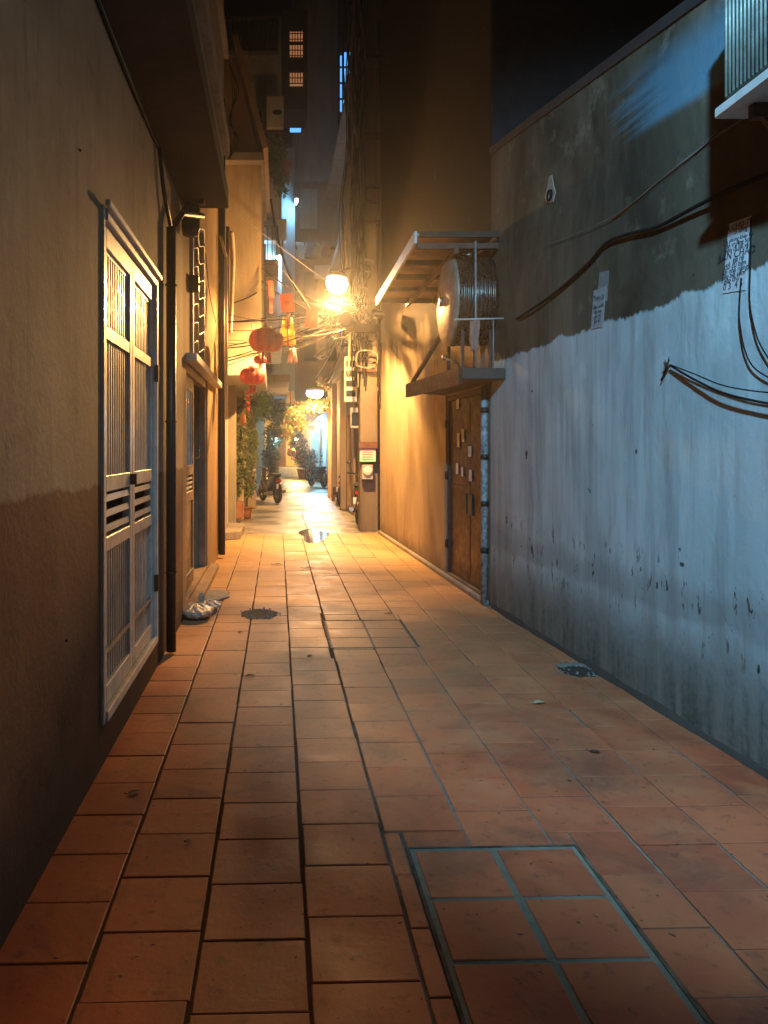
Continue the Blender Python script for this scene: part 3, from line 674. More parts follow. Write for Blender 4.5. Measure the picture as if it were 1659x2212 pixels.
q = MB(XS); q.box(.030, .049, 7.985, 8.08, .80, 1.02); q.each('dark_opening', GLASS, d)
for (yy, zz, hh, ww) in ((8.30, 1.52, .16, .09), (8.12, 1.58, .14, .10), (7.86, 1.42, .11, .11), (7.84, 1.16, .12, .10), (8.35, 1.22, .12, .09), (7.45, 1.13, .08, .07), (7.42, 1.62, .09, .07), (8.32, 1.95, .16, .11), (8.15, 1.2, .10, .08)):
    q = MB(XS); q.box(.031, .0325 , yy - ww / 2, yy + ww / 2, zz, zz + hh); q.build('sticker', PAPER, d)
q = MB(XS)
for z in (.35, 1.15, 1.75): q.tube([(.0, 8.70, z), (.0, 8.70, z + .09)], .018, 8)
q.each('hinge', RUST, d)
p = thing('drain_pipe', 'flaking pale downpipe between the brown door and the whitewashed wall', 'pipe', (xs(7.1) - .03, 7.1, 0))
PIPEW = paint('flaking_white_pipe_paint', (.38, .40, .38), .6, .5, 22, c2=(.05, .04, .035), bump=.6)
MB().tube([(xs(7.1) - .04, 7.13, .02), (xs(7.1) - .04, 7.13, 2.1)], .034, 12).build('pipe', PIPEW, p)
q = MB(); 
for z in (.5, .95, 1.4, 1.85): q.lathe([(.042, 0), (.042, .05)], (xs(7.1) - .04, 7.13, z), 14)
q.each('collar', DARKMETAL, p)
# ledge over the door, diagonal strut
lg = thing('door_ledge', 'concrete ledge over the brown door that carries the water tank', 'ledge', (1.8, 7.8, 2.1))
q = MB(); q.prism([(1.47, 8.35), (1.65, 6.66), (xr(6.66) - .002, 6.66), (xr(7.05) - .002, 7.055), (xs(8.9) - .002, 8.75)], 2.13, 2.23); q.build('slab', CONCD, lg, .008)
q = MB(); q.prism([(1.445, 8.38), (1.475, 8.33), (1.66, 6.65), (1.62, 6.63)], 2.08, 2.235); q.build('lip', RUST, lg)
st = MB().bar((1.50, 8.25, 2.24), (1.74, 7.55, 2.78), .035).build('brace', RUST); tag(st, 'slanting rusty brace rising from the tip of the ledge', 'brace')
# canopy
cn = thing('canopy', 'pale sheet canopy with dark battens above the water tank', 'canopy', (1.7, 8, 3.44))
q = MB(); q.xprism([(6.80, 3.46), (9.45, 3.40), (9.45, 3.42), (6.80, 3.48)], 1.28, 1.99); q.build('sheet', paint('rust_stained_sheet', (.42, .26, .15), .6, .3, 3), cn)
q = MB(); q.xprism([(6.80, 3.39), (9.45, 3.33), (9.45, 3.44), (6.80, 3.50)], 1.255, 1.279); q.build('fascia', PLASTW, cn)
q = MB()
for y in (6.84, 7.45, 8.05, 8.7, 9.35): q.box(1.285, xs(y) - .003, y - .03, y + .03, 3.345, 3.395)
q.box(1.62, 1.66, 6.8, 9.4, 3.30, 3.344); q.each('batten', RUST, cn)
q = MB(); q.box(1.3, 2.03, 6.775, 6.797, 3.44, 3.492); q.build('end_trim', SOIL, cn)
# tank, disc, rails and rags
TY, TZ, TR = 7.18, 2.93, .42
tk = thing('water_tank', 'ribbed dark steel water tank lying under the canopy with a pale domed end', 'water tank', (1.82, TY, 2.23))
TKM = paint('tarnished_tank_steel', (.10, .085, .07), .28, .2, 3, .85, .0)
q = MB(); pr = [(.05, 1.66), (TR, 1.665)]
for k in range(9):
    x = 1.67 + k * .038; pr += [(TR, x), (TR + .012, x + .008), (TR + .012, x + .016), (TR, x + .024)]
pr += [(TR, 2.02), (.05, 2.021)]; q.lathe(pr, (0, TY, TZ), 48, 'X'); q.build('tank_body', TKM, tk)
q = MB(); q.lathe([(TR + .008, 1.664), (TR + .010, 1.650), (TR - .01, 1.632), (TR * .8, 1.612), (TR * .5, 1.598), (.10, 1.590), (.01, 1.589)], (0, TY, TZ), 48, 'X'); tag(q.build('domed_end', paint('beige_dull_metal', (.36, .28, .19), .5, .3, 5, .2, streak=.4), tk), 'pale dented domed end')
q = MB(); q.lathe([(.05, 1.588), (.05, 1.570), (.035, 1.565), (.01, 1.565)], (0, TY, TZ), 16, 'X'); q.build('drain_cap', STEEL, tk)
q = MB()
for yy in (6.90, 7.46): q.bar((1.72, yy, 2.232), (1.72, yy, 2.66), .03); q.bar((1.98, yy, 2.232), (1.98, yy, 2.66), .03)
q.each('stand_leg', RUST, tk)
q = MB(); q.lathe([(.09, 0), (.09, .05), (.02, .06)], (1.85, TY, TZ + TR - .01), 16); q.build('hatch', TKM, tk)
rl = thing('rail', 'pale horizontal rail with uprights in front of the tank', 'rail', (1.8, 7.05, 2.7))
MB().tube([(1.60, 6.69, 2.67), (2.04, 6.69, 2.68)], .008, 8).build('bar', PLASTW, rl)
MB().tube([(1.79, 6.70, 2.24), (1.79, 6.70, 3.38)], .010, 8).tube([(1.95, 6.70, 2.24), (1.95, 6.70, 2.68)], .006, 8).each('upright', GREYSHEET, rl)
q = MB(); v2 = []; m = 8
for i in range(m + 1):
    for k in range(7): v2.append((1.735 + k * .014 + .004 * math.sin(i), 6.69 + .012 * math.sin(k * 1.7 + i * .4), 2.67 - i * .035 - .01 * math.sin(k)))
q.add(v2, [(i * 7 + k, (i + 1) * 7 + k, (i + 1) * 7 + k + 1, i * 7 + k + 1) for i in range(m) for k in range(6)], True)
rg_ = q.build('rag', paint('faded_red_cloth', (.42, .16, .10), .85, .2, 15)); s_ = rg_.modifiers.new('solid', 'SOLIDIFY'); s_.thickness = .004; tag(rg_, 'faded red rag hanging over the pale rail by the tank', 'rag')
vl = MB().tube(smooth_pts([(1.66, 7.35, 2.40), (1.70, 7.2, 2.36), (1.74, 7.12, 2.30), (1.72, 7.1, 2.25)]), .015, 8).lathe([(.02, 0), (.03, .01), (.03, .04), (.01, .05)], (1.66, 7.35, 2.38), 10).build('tap', STEEL); tag(vl, 'small steel tap below the round lid on the ledge', 'tap')
# hanging sign
sg = thing('advert_sign', 'small torn printed advert with red and orange lines hanging at the tank corner', 'sign', at(1095, 720, 6.95))
a, b = at(1080, 690, 6.93), at(1112, 757, 6.85)
nrm = Vector((-.35, -1, 0)).normalized(); ex = Vector((1, -.35, 0)).normalized(); cc = at(1095, 722, 6.9)
MB().obox(cc, ex * .075, nrm * .0015, Vector((-.012, 0, .14))).build('board', PAPER, sg)
MB().obox(cc - Vector((0, 0, .113)) + nrm * .0022 + Vector((.010, 0, 0)), ex * .073, nrm * .0006, Vector((-.002, 0, .025))).build('orange_band', INKORANGE, sg)
Mx = lambda p_: Matrix.Translation(p_) @ Matrix((( ex.x, 0, nrm.x, 0), (ex.y, 0, nrm.y, 0), (0, 1, 0, 0), (0, 0, 0, 1)))
for s, dz, sz, mt in (('LẮP MẠNG', .045, .032, INKGREEN), ('BÁN NHÀ', -.005, .032, INKRED), ('LIÊN HỆ', -.055, .020, INK)): text('lettering', s, sz, mt, sg, Mx(cc + nrm * .003 + Vector((0, 0, dz))))
text('lettering', '03 0', .034, PAPER, sg, Mx(cc + nrm * .0036 + Vector((.01, 0, -.125))))

# posters on the near right wall
def poster(name, label, us, rows, seed, mat, aged):
    """us: four picture corners; real sheet on the wall; rows of print"""
    p0, p1, p2, p3 = [wpt(u, v) for u, v in us]    # top far, top near, bottom near, bottom far
    t = thing(name, label, 'notice', p0); nx = Vector((-1, -.057, 0)).normalized()
    q = MB(); o = nx * .004; a = [p_ + o for p_ in (p0, p1, p2, p3)]; bb = [p_ + nx * .0015 for p_ in (p0, p1, p2, p3)]
    q.add(a + bb, [(0, 1, 2, 3), (7, 6, 5, 4), (0, 4, 5, 1), (1, 5, 6, 2), (2, 6, 7, 3), (3, 7, 4, 0)]); q.build('sheet', mat, t)
    fx = (p1 - p0); fz = (p3 - p0)
    for s, fu, fv, sz in rows:
        ex_ = fx.normalized(); up = -fz.normalized(); zz = ex_.cross(up).normalized()
        if zz.dot(nx) < 0: zz = -zz
        pos = p0 + fx * fu + fz * fv + nx * .005
        M = Matrix(((ex_.x, up.x, zz.x, pos.x), (ex_.y, up.y, zz.y, pos.y), (ex_.z, up.z, zz.z, pos.z), (0, 0, 0, 1)))
        text('lettering', s, sz, INK, t, M)
    return t
poster('wall_notice', 'large pale printed notice high on the right wall below the shadow of the air conditioner', [(1576, 484), (1624, 466), (1612, 626), (1562, 634)],
       [('NHÀ CHO THUÊ', .50, .11, .040), ('3 tầng', .62, .18, .036), ('Có phòng khép kín', .52, .28, .028), ('gần trường học', .52, .35, .030), ('tiện đi lại và', .48, .42, .034),
        ('BÁN CHẢO', .5, .52, .052), ('giá rẻ', .62, .58, .034), ('đồ cũ bền', .5, .66, .036), ('tại nhà riêng', .5, .73, .036), ('liên hệ sớm', .46, .80, .036), ('gặp chủ', .40, .86, .034), ('0 3  4 5', .48, .96, .046)], 1, PAPER, 0)
poster('wall_notice', 'narrow torn greyish notice lower on the right wall, left of the large one', [(1284, 628), (1311, 618), (1303, 706), (1277, 712)],
       [('Thợ', .25, .28, .05), ('sửa', .72, .30, .05), ('điện nước', .5, .5, .034), ('tận nhà', .5, .62, .034), ('giá rẻ', .5, .74, .04), ('gọi số', .5, .86, .036)], 2, paint('soaked_grey_paper', (.33, .35, .33), .85, .3, 25), 1)
p0 = [wpt(1296, 588), wpt(1316, 584), wpt(1312, 650), wpt(1290, 655)]; nx = Vector((-1, -.057, 0)).normalized()
q = MB().add([p_ + nx * .003 for p_ in p0] + [p_ + nx * .001 for p_ in p0], [(0, 1, 2, 3), (7, 6, 5, 4), (0, 4, 5, 1), (1, 5, 6, 2), (2, 6, 7, 3), (3, 7, 4, 0)])
tag(q.build('paper_scrap', paint('faded_grey_paper', (.20, .21, .19), .9, .3, 25)), 'blank faded scrap of paper above the narrow torn notice', 'paper')
# wall hole with peeled plaster
hb = wpt(1190, 420); wh = thing('wall_vent', 'round black pipe hole with peeled pale plaster high on the right wall', 'vent', hb)
q = MB(); P = [wpt(1178, 425), wpt(1183, 408), wpt(1188, 380), wpt(1193, 378), wpt(1197, 400), wpt(1201, 415), wpt(1196, 436), wpt(1182, 440)]; k = len(P)
q.add([p_ + nx * .006 for p_ in P] + [p_ for p_ in P], [tuple(range(k))] + [(i, (i + 1) % k, k + (i + 1) % k, k + i) for i in range(k)]); q.build('bare_plaster', plaster('bare_render', (.30, .24, .17), (.38, .31, .23)), wh)
q = MB(); q.lathe([(.045, 0), (.045, .02), (.036, .02), (.036, .0)], (0, 0, 0), 18, 'X'); q.xf = lambda x, y, z: tuple(wpt(1190, 422) + Vector((-x, y, z))); q.build('pipe_end', CABLE, wh)

# air conditioner near right
ac = thing('air_conditioner', 'ribbed grey air conditioner on a bracket at the top right', 'air conditioner', (2.1, 2.6, 2.95))
ACG = paint('dusty_green_grey_casing', (.22, .25, .20), .5, .3, 12, .2, streak=.3)
q = MB(); q.box(1.925, 2.21, 2.30, 3.15, 2.97, 3.66); q.build('casing', DARKMETAL, ac, .01)
q = MB()
for k in range(34):
    y = 2.31 + k * .0252; q.tube([(1.902, y, 2.995), (1.902, y, 3.65)], .0062, 6)
for z in (3.0, 3.16, 3.32, 3.48, 3.64): q.box(1.908, 1.92, 2.30, 3.16, z - .004, z + .004)
q.build('guard_grille', ACG, ac)
q = MB()
for k in range(12): q.tube([(1.93 + k * .0245, 3.165, 2.995), (1.93 + k * .0245, 3.165, 3.65)], .006, 6)
q.build('side_fins', ACG, ac)
q = MB(); q.box(1.88, 2.20, 2.25, 3.19, 2.92, 2.965); q.build('drip_tray', PLASTW, ac, .005)
q = MB()
for y in (2.4, 3.05): q.box(1.95, 2.30, y - .02, y + .02, 2.86, 2.918); q.bar((2.0, y, 2.87), (2.22, y, 2.62), .025)
q.each('bracket', RUST, ac)

# cables on the right wall
def cable(label, pts, r, mat=CABLE, group=None, k=6, name='cable', n=7):
    return tag(MB().tube(smooth_pts(pts, k), r, n).build(name, mat), label, 'cable', group)
cable('thick black cable sagging along the right wall up to the top right', [at(1095, 700, 6.9), wpt(1130, 680, -.02), wpt(1200, 632, -.02), wpt(1270, 570, -.02), wpt(1310, 525, -.02), wpt(1360, 505, -.02), wpt(1420, 490, -.02), wpt(1500, 448, -.03), wpt(1580, 408, -.04), wpt(1700, 360, -.04)], .011)
cable('black wire looping off the hook on the right wall, lower of two', [wpt(1448, 790, -.02), wpt(1500, 820, -.03), wpt(1560, 848, -.04), wpt(1640, 868, -.04), wpt(1740, 882, -.04)], .006)
cable('black wire off the hook on the right wall, upper of two', [wpt(1448, 788, -.02), wpt(1500, 808, -.03), wpt(1560, 832, -.03), wpt(1640, 846, -.04), wpt(1740, 852, -.04)], .0035)
cable('hanging wire running down beside the large notice', [wpt(1622, 470, -.01), wpt(1621, 560, -.01), wpt(1619, 640, -.01), wpt(1625, 690, -.015), wpt(1640, 740, -.02), wpt(1670, 790, -.02)], .0035)
cable('hanging wire below the large notice curving to the right edge', [wpt(1601, 600, -.01), wpt(1597, 660, -.01), wpt(1598, 700, -.015), wpt(1610, 760, -.02), wpt(1635, 800, -.02), wpt(1700, 835, -.02)], .0035)
cable('fine grey wire strung up the mossy wall to the air conditioner', [wpt(1180, 530, -.015), wpt(1320, 470, -.02), wpt(1450, 368, -.02), wpt(1560, 275, -.02)], .002, CABLEG)
hk = thing('wall_hook', 'dark hook with a knotted rag end on the whitewashed wall', 'hook', wpt(1448, 790))
q = MB(); c0 = wpt(1448, 790); 
q.tube([c0 + Vector((.01, 0, 0)), c0 + nx * .03, c0 + nx * .035 + Vector((0, 0, .02))], .006, 6); q.torus(tuple(c0 + nx * .02), .014, .005, 'X', 12, 6); q.build('hook', RUST, hk)
q = MB(); q.tube(smooth_pts([c0 + nx * .02, wpt(1438, 800, -.02), wpt(1428, 822, -.015)]), .005, 6)
for k in range(7): q.tube([c0 + nx * .02, c0 + nx * .03 + Vector((0, rnd.uniform(-.05, .05), rnd.uniform(-.03, .05)))], .002, 5)
q.build('frayed_end', CABLE, hk)
for i, (u, v, s) in enumerate(((1150, 845, .010), (1375, 975, .012), (1420, 1265, .014), (1500, 590, .010), (1640, 1445, .016))):
    p_ = wpt(u, v); q = MB(); q.add(*blob(tuple(p_ - Vector((.002, 0, 0))), (.004, s * .5, s * 1.3), i + 30, n=9, m=6))
    tag(q.build('nail_hole', SOIL), ['small rust scar high near the far end of the whitewash', 'thin dark scar in the middle of the whitewash', 'dark plug above the damp band on the right wall', 'dark speck in the mossy render above the whitewash', 'dark plug low at the right edge of the wall'][i], 'wall scar')

# ------------------------------------------------------------------ utility pole and its boxes
PX, PY = 1.66, 13.62
pole = thing('utility_pole', 'square concrete utility pole at the end of the tall right house', 'utility pole', (PX, PY, 0))
q = MB(); a_, b_ = .17, .11
q.add([(PX - a_, PY - a_, 0), (PX + a_, PY - a_, 0), (PX + a_, PY + a_, 0), (PX - a_, PY + a_, 0), (PX - b_, PY - b_, 11), (PX + b_, PY - b_, 11), (PX + b_, PY + b_, 11), (PX - b_, PY + b_, 11)],
      [(3, 2, 1, 0), (4, 5, 6, 7), (0, 1, 5, 4), (1, 2, 6, 5), (2, 3, 7, 6), (3, 0, 4, 7)])
q.build('shaft', plaster('weathered_pole_concrete', (.10, .08, .06), (.16, .13, .10), (.05, .04, .03)), pole, .012)
q = MB()
for z in (2.9, 4.15, 5.6, 7.2, 8.6): q.box(PX - .19, PX + .19, PY - .19, PY + .19, z, z + .05)
q.each('band', RUST, pole)
q = MB(); q.box(PX - .42, PX + .42, PY - .24, PY - .20, 4.12, 4.19); q.box(PX - .35, PX + .35, PY - .24, PY - .20, 7.1, 7.17); q.each('crossarm', RUST, pole)
q = MB()
for x in (-.36, -.18, .18, .36): q.lathe([(.02, 0), (.035, .02), (.025, .04), (.035, .06), (.02, .09)], (PX + x, PY - .22, 4.19), 10)
q.each('insulator', PLASTW, pole)
def mbox(name, label, u0, u1, v0, v1, Y, mat, lid=True):
    a, b = at(u0, v1, Y), at(u1, v0, Y); t = thing(name, label, 'meter box', a)
    MB().box(a.x, b.x, Y, Y + .14, a.z, b.z).build('case', mat, t, .01)
    return t, a, b
t, a, b = mbox('meter_box', 'grey notice board box strapped to the pole with lines of small print', 778, 812, 970, 998, 13.28, PLASTW)
q = MB()
for k in range(4): q.box(a.x + .03, b.x - .05, 13.274, 13.279, b.z - .06 - k * .045, b.z - .045 - k * .045)
q.each('print', INKRED, t)
MB().box(a.x - .02, b.x + .02, 13.24, 13.45, b.z + .012, b.z + .13).build('hood', RUST, t)
t, a, b = mbox('meter_box', 'small electricity meter with round glass face below the notice box on the pole', 782, 806, 1004, 1036, 13.28, GREYSHEET)
MB().lathe([(.085, 0), (.085, -.03), (.07, -.045), (.01, -.05)], ((a.x + b.x) / 2, 13.279, (a.z + b.z) / 2 + .02), 20, 'Y').build('dial', PLASTW, t)
t, a, b = mbox('meter_box', 'tall pale meter cabinet on the left of the pole above head height', 744, 772, 770, 868, 14.2, PLASTW)
q = MB()
for k in range(4): q.box(a.x + .03, b.x - .03, 14.19, 14.199, a.z + .1 + k * .19, a.z + .22 + k * .19)
q.each('window', GLASS, t)
t, a, b = mbox('meter_box', 'wide meter box behind the pole at shoulder height', 757, 780, 880, 925, 14.4, GREYSHEET); MB().box(a.x + .02, b.x - .02, 14.39, 14.399, a.z + .05, b.z - .1).each('window', GLASS, t)

# street lamps
def street_lamp(label, c, arm_from, head_rot, power, rad, col, headlen=.42):
    c = Vector(c); t = thing('street_lamp', label, 'street lamp', c)
    MB().tube(smooth_pts([arm_from, Vector(arm_from).lerp(c, .5) + Vector((0, 0, .12)), c + Vector((0, 0, .10))]), .022, 8).build('arm', RUST, t)
    ca, sa = math.cos(head_rot), math.sin(head_rot)
    q = MB(); prof = [(.02, .12), (.10, .10), (.14, .06), (.145, .02)]; q.lathe(prof, (0, 0, 0), 20); q.xf = lambda x, y, z: (c.x + x * 1.9 * ca - y * sa, c.y + x * 1.9 * sa + y * ca, c.z + z); q.build('housing', PLASTW, t)
    q = MB(); q.lathe([(.14, .015), (.155, -.05), (.13, -.13), (.07, -.18), (.01, -.19)], (0, 0, 0), 20); q.xf = lambda x, y, z: (c.x + x * 1.7 * ca - y * sa, c.y + x * 1.7 * sa + y * ca, c.z + z)
    q.build('diffuser', emit('glowing_sodium_glass', (1.0, .80, .42), 30), t)
    L = bpy.data.lights.new('sodium_light', 'POINT'); L.energy = power; L.color = col; L.shadow_soft_size = rad
    o = bpy.data.objects.new('lamp_light', L); COL.objects.link(o); o.parent = t; o.location = (0, -.02, -.31)
    L = bpy.data.lights.new('sodium_light', 'SPOT'); L.energy = power * 7; L.color = col; L.shadow_soft_size = rad; L.spot_size = R(176); L.spot_blend = .22
    o = bpy.data.objects.new('lamp_light', L); COL.objects.link(o); o.parent = t; o.location = (0, -.02, -.31)
    return t
L1 = at(728, 606, 11.3)
street_lamp('nearer glowing street lamp on an arm from the concrete pole', L1, (PX - .12, PY - .1, 4.75), 1.2, 168, .040, SODIUM)
L2 = at(680, 846, 22.0)
street_lamp('farther glowing street lamp low over the alley among flowers', L2, (1.75, 22.6, 3.5), .3, 70, .10, SODIUM)
# cool lamp above and behind the viewer, on the left house
def cool_lamp(label, c, power, col, rad, arm=None, aim=None):
    c = Vector(c); t = thing('wall_lamp', label, 'lamp', c)
    MB().box(c.x - .06, c.x + .06, c.y - .30, c.y + .30, c.z + .02, c.z + .06).build('housing', PLASTW, t, .006)
    MB().tube([(c.x, c.y - .28, c.z), (c.x, c.y + .28, c.z)], .014, 10).build('tube', emit('cool_tube_glass', (.62, .85, 1.0), 25), t)
    if arm: MB().tube([arm, (c.x, c.y, c.z + .04)], .015, 6).build('arm', RUST, t)
    L = bpy.data.lights.new('cool_light', 'SPOT' if aim else 'POINT'); L.energy = power; L.color = col; L.shadow_soft_size = rad
    o = bpy.data.objects.new('lamp_light', L); COL.objects.link(o); o.parent = t; o.location = (0, 0, -.09)
    if aim: L.spot_size = R(74); L.spot_blend = .55; o.rotation_euler = (Vector(aim) - c).to_track_quat('-Z', 'Y').to_euler()
    return t
cool_lamp('white tube lamp on an arm above and behind the viewer', (.33, -.15, 4.75), 1080, COOL, .07, (-.47, -.15, 4.9), (2.35, 3.7, 2.3))
cool_lamp('bluish tube lamp under the far passage ceiling', at(684, 918, 31), 300, CYAN, .10)
cool_lamp('small white lamp on the grey house high on the left', at(602, 560, 18.6), 60, COOL, .06)
cool_lamp('small cool lamp over a doorway far on the left', at(597, 948, 27), 25, CYAN, .06)

# ------------------------------------------------------------------ left house with overhanging upper floors
OVH = plaster('warm_cream_plaster', (.33, .25, .16), (.44, .34, .23), (.20, .14, .09))
h4 = thing('house', 'cream house whose upper floors overhang the alley beyond the ochre house', 'house', (-1, 13, 0))
MB().box(-4, -.28, 12.4, 15.4, 3.02, 6.25).build('upper_wall', OVH, h4)
MB().box(-4, -.22, 12.3, 15.5, 2.72, 3.018).build('slab', PLASTW, h4, .01)
MB().box(-4, -.23, 12.2, 15.5, 6.252, 6.40).build('slab', CONC, h4, .01)
q = MB(); q.yprism([(-4, 6.402), (-.30, 6.402), (-.70, 8.1), (-4, 8.3)], 12.5, 15.3); q.build('attic_wall', OVH, h4)
q = MB(); q.yprism([(-.24, 6.402), (-.16, 6.44), (-.66, 8.3), (-.74, 8.25)], 12.1, 15.4); q.build('sloping_trim', OVH, h4)
MB().box(-4, -.95, 10.26, 15.4, 0, 2.718).build('ground_floor_wall', plaster('grey_green_plaster', (.20, .19, .15), (.30, .28, .22)), h4)
q = MB(); q.box(-.95, -.80, 10.9, 11.1, 0, 2.718); q.each('pillar', CONC, h4, .01); q = MB(); q.box(-1.0, -.80, 14.2, 14.4, 0, 2.718); q.each('pillar', CONC, h4, .01)
q = MB(); q.prism([(-1.0, 12.1), (-.62, 12.3), (-.60, 13.6), (-1.0, 13.9)], 0, .13); q.build('door_ramp', CONC, h4, .01)
MB().box(-.955, -.93, 11.5, 13.9, .14, 2.3).build('shutter', GREYSHEET, h4)
q = MB()
for i in range(5): q.box(-.929, -.915, 11.55 + i * .5, 11.58 + i * .5, .14, 2.3)
q.each('shutter_rib', PLASTW, h4)
aw = thing('awning', 'rolled pale awning hung upright on the wall end at the left', 'awning', at(500, 620, 11.2)); 
MB().tube(smooth_pts([at(499, 500, 11.4), at(503, 560, 11.4), at(501, 640, 11.4), at(498, 720, 11.4)]), .045, 10, taper=.6).build('cloth', plaster('pale_canvas', (.5, .42, .30), (.6, .5, .36)), aw)
MB().tube([at(492, 490, 11.5), at(490, 730, 11.5)], .03, 8).build('rod', RUST, aw)

# third left house: grey, balcony, plants, water heater box
GREY = plaster('grey_blue_plaster', (.30, .30, .30), (.42, .42, .41), (.16, .14, .12))
h5 = thing('house', 'grey narrow house with stacked balconies and hanging plants on the left', 'house', (-1, 19, 0))
MB().wall(-1.7, -1.5, 15.6, 24, 0, 4, [(16.2, 17.6, .1, 2.4), (19.5, 21, .1, 2.4)]).build('wall', GREY, h5)
MB().box(-4, -1.75, 15.6, 24, 0, 3.9).build('back_wall', CONCD, h5)
MB().box(-4, .10, 19.0, 23.5, 4.2, 12.6).build('upper_wall', GREY, h5)
MB().box(-4, .30, 18.6, 23.9, 3.2, 3.38).build('slab', CONC, h5, .02)
for z in (5.9, 8.4, 10.9): 
    MB().box(-1.6, .02, 17.7, 18.99, z, z + .14).build('balcony_slab', CONC, h5, .02)
    q = MB()
    for k in range(15): q.tube([(-1.5 + k * .105, 17.78, z + .14), (-1.5 + k * .105, 17.78, z + .95)], .011, 6)
    for k in range(8): q.tube([(.0, 17.78 + k * .15, z + .14), (.0, 17.78 + k * .15, z + .95)], .011, 6)
    q.tube([(-1.6, 17.78, z + .95), (.0, 17.78, z + .95)], .018, 6).tube([(.0, 17.78, z + .95), (.0, 18.98, z + .95)], .018, 6); q.build('railing', RUST, h5)
for z in (4.5, 6.5, 9.0):
    w1 = MB().box(-1.05, -.35, 18.97, 18.998, z, z + 1.2).build('window', WHITE, h5)
    MB().box(-.99, -.41, 18.955, 18.969, z + .06, z + 1.14).build('pane', GLASS, w1)
MB().box(-.30, .02, 18.90, 18.998, 4.3, 12.4).build('pilaster', PLASTW, h5)
MB().box(-1.55, -1.52, 15.5, 15.59, 0, 4).each('corner_trim', CONC, h5)
for (y0, y1) in ((16.2, 17.6), (19.5, 21)): MB().box(-1.68, -1.66, y0, y1, .1, 2.4).build('door', BROWNWOOD, h5)
q = MB(); q.box(-1.0, -.72, 15.7, 15.95, 0, 3.1); q.box(-.8, -.55, 18.7, 18.95, 0, 3.19); q.each('pillar', OVH, h5, .01)
MB().box(-1.5, -.9, 15.5, 19, .0, .12).build('door_step', CONC, h5, .01)
wb = thing('water_heater', 'white box with a black oval opening on the grey house balcony', 'water heater', at(594, 245, 17.4))
a, b = at(575, 278, 17.4), at(613, 205, 17.4); MB().box(a.x, b.x, 17.4, 17.75, a.z, b.z).build('case', PLASTW, wb, .03)
q = MB().lathe([(.11, 0), (.11, -.012), (.09, -.014), (.01, -.014)], (0, 0, 0), 20, 'Y'); oc = at(599, 243, 17.398); q.xf = lambda x, y, z: (oc.x + x, oc.y + y, oc.z + z * .55); q.build('opening', GLASS, wb)
q = MB(); q.box(a.x, b.x, 17.45, 17.7, a.z - .06, a.z - .005); q.each('bracket', RUST, wb)
# caged window box with warm light
cg = thing('window_cage', 'dark iron window cage with a dim warm light, high between the houses', 'window cage', at(640, 130, 25))
a, b = at(612, 235, 25), at(664, 20, 25)
MB().box(a.x, b.x, 25.0, 26.5, a.z, b.z).build('box', CONCD, cg)
wa, wb2 = at(625, 185, 25), at(655, 66, 25)
WARM = emit('dim_warm_window', (1.0, .42, .18), .16, (.2, .1, .05))
for v0, v1 in ((68, 88), (96, 122), (155, 185)):
    p0, p1 = at(626, v1, 24.95), at(654, v0, 24.95); MB().box(p0.x, p1.x, 24.96, 24.99, p0.z, p1.z).build('lit_pane', WARM, cg)
q = MB()
for k in range(6): q.tube([(wa.x + (wb2.x - wa.x) * k / 5, 24.85, wa.z), (wa.x + (wb2.x - wa.x) * k / 5, 24.85, wb2.z)], .016, 6)
for k in range(11): q.tube([(wa.x, 24.85, wa.z + (wb2.z - wa.z) * k / 10), (wb2.x, 24.85, wa.z + (wb2.z - wa.z) * k / 10)], .016, 6)
q.build('grille', DARKMETAL, cg)

# blocks closing the view
DRKBR = plaster('red_brown_plaster', (.22, .13, .085), (.32, .20, .13), (.12, .07, .045))
h6 = thing('house', 'tall grey and brown block crossing above the far end of the alley', 'house', (1.5, 30, 0))
a, b = at(632, 392, 29.9), at(727, 200, 29.9)
MB().box(a.x, 2.62, 30, 33, 3.35, 12.3).build('lower_wall', DRKBR, h6)
MB().box(a.x, 2.42, 29.9, 33, 12.302, 24).build('upper_wall', GREY, h6)
MB().box(-4, .58, 29.0, 33, 3.4, 10.5).build('wing_wall', GREY, h6)
MB().box(.2, 2.6, 29.4, 29.98, 9.6, 9.75).build('ledge', CONC, h6)
q = MB(); q.box(.9, 1.6, 29.9, 29.98, 10.4, 12.0); q.build('patch', OVH, h6)
for (x0, z0) in ((1.0, 5.0), (1.9, 5.0), (1.0, 7.4), (1.9, 7.4)):
    w1 = MB().box(x0, x0 + .6, 29.95, 29.99, z0, z0 + 1.3).build('window', BROWNWOOD, h6); MB().box(x0 + .06, x0 + .54, 29.93, 29.949, z0 + .06, z0 + 1.24).build('pane', GLASS, w1)
MB().box(-2, 2.6, 28.8, 29.3, 3.15, 3.38).build('passage_beam', OVH, h6)
BLUEGLOW = emit('blue_glow_strip', (.10, .36, .85), .9, (.1, .2, .4))  # glow stands in for far wall lit blue, not for windows
h7 = thing('tower', 'dark tower far behind with tall glowing strips in place of blue lit wall', 'tower', (3.6, 42, 0))
MB().box(2.6, 5.5, 42, 46, 0, 32).build('wall', CONCD, h7)
for (u0, u1, v0, v1) in ((729, 741, 402, 565), (731, 746, 480, 610), (744, 756, 110, 205), (735, 739, 120, 240), (744, 752, 320, 400), (742, 746, 215, 240), (728, 742, 690, 860)):
    p0, p1 = at(u0, v1, 41.9), at(u1, v0, 41.9); 
    MB().box(p0.x, p1.x, 41.9 - .01 * (u0 % 7), 41.99, p0.z, p1.z).build('glow_strip', BLUEGLOW, h7)
q = MB()
for k in range(26): q.box(3.15, 4.3, 41.78, 41.83, 5 + k * .9, 5.1 + k * .9)
for x in (3.4, 3.62, 3.95): q.box(x, x + .06, 41.78, 41.83, 4, 30)
q.build('dark_bars', DARKMETAL, h7)
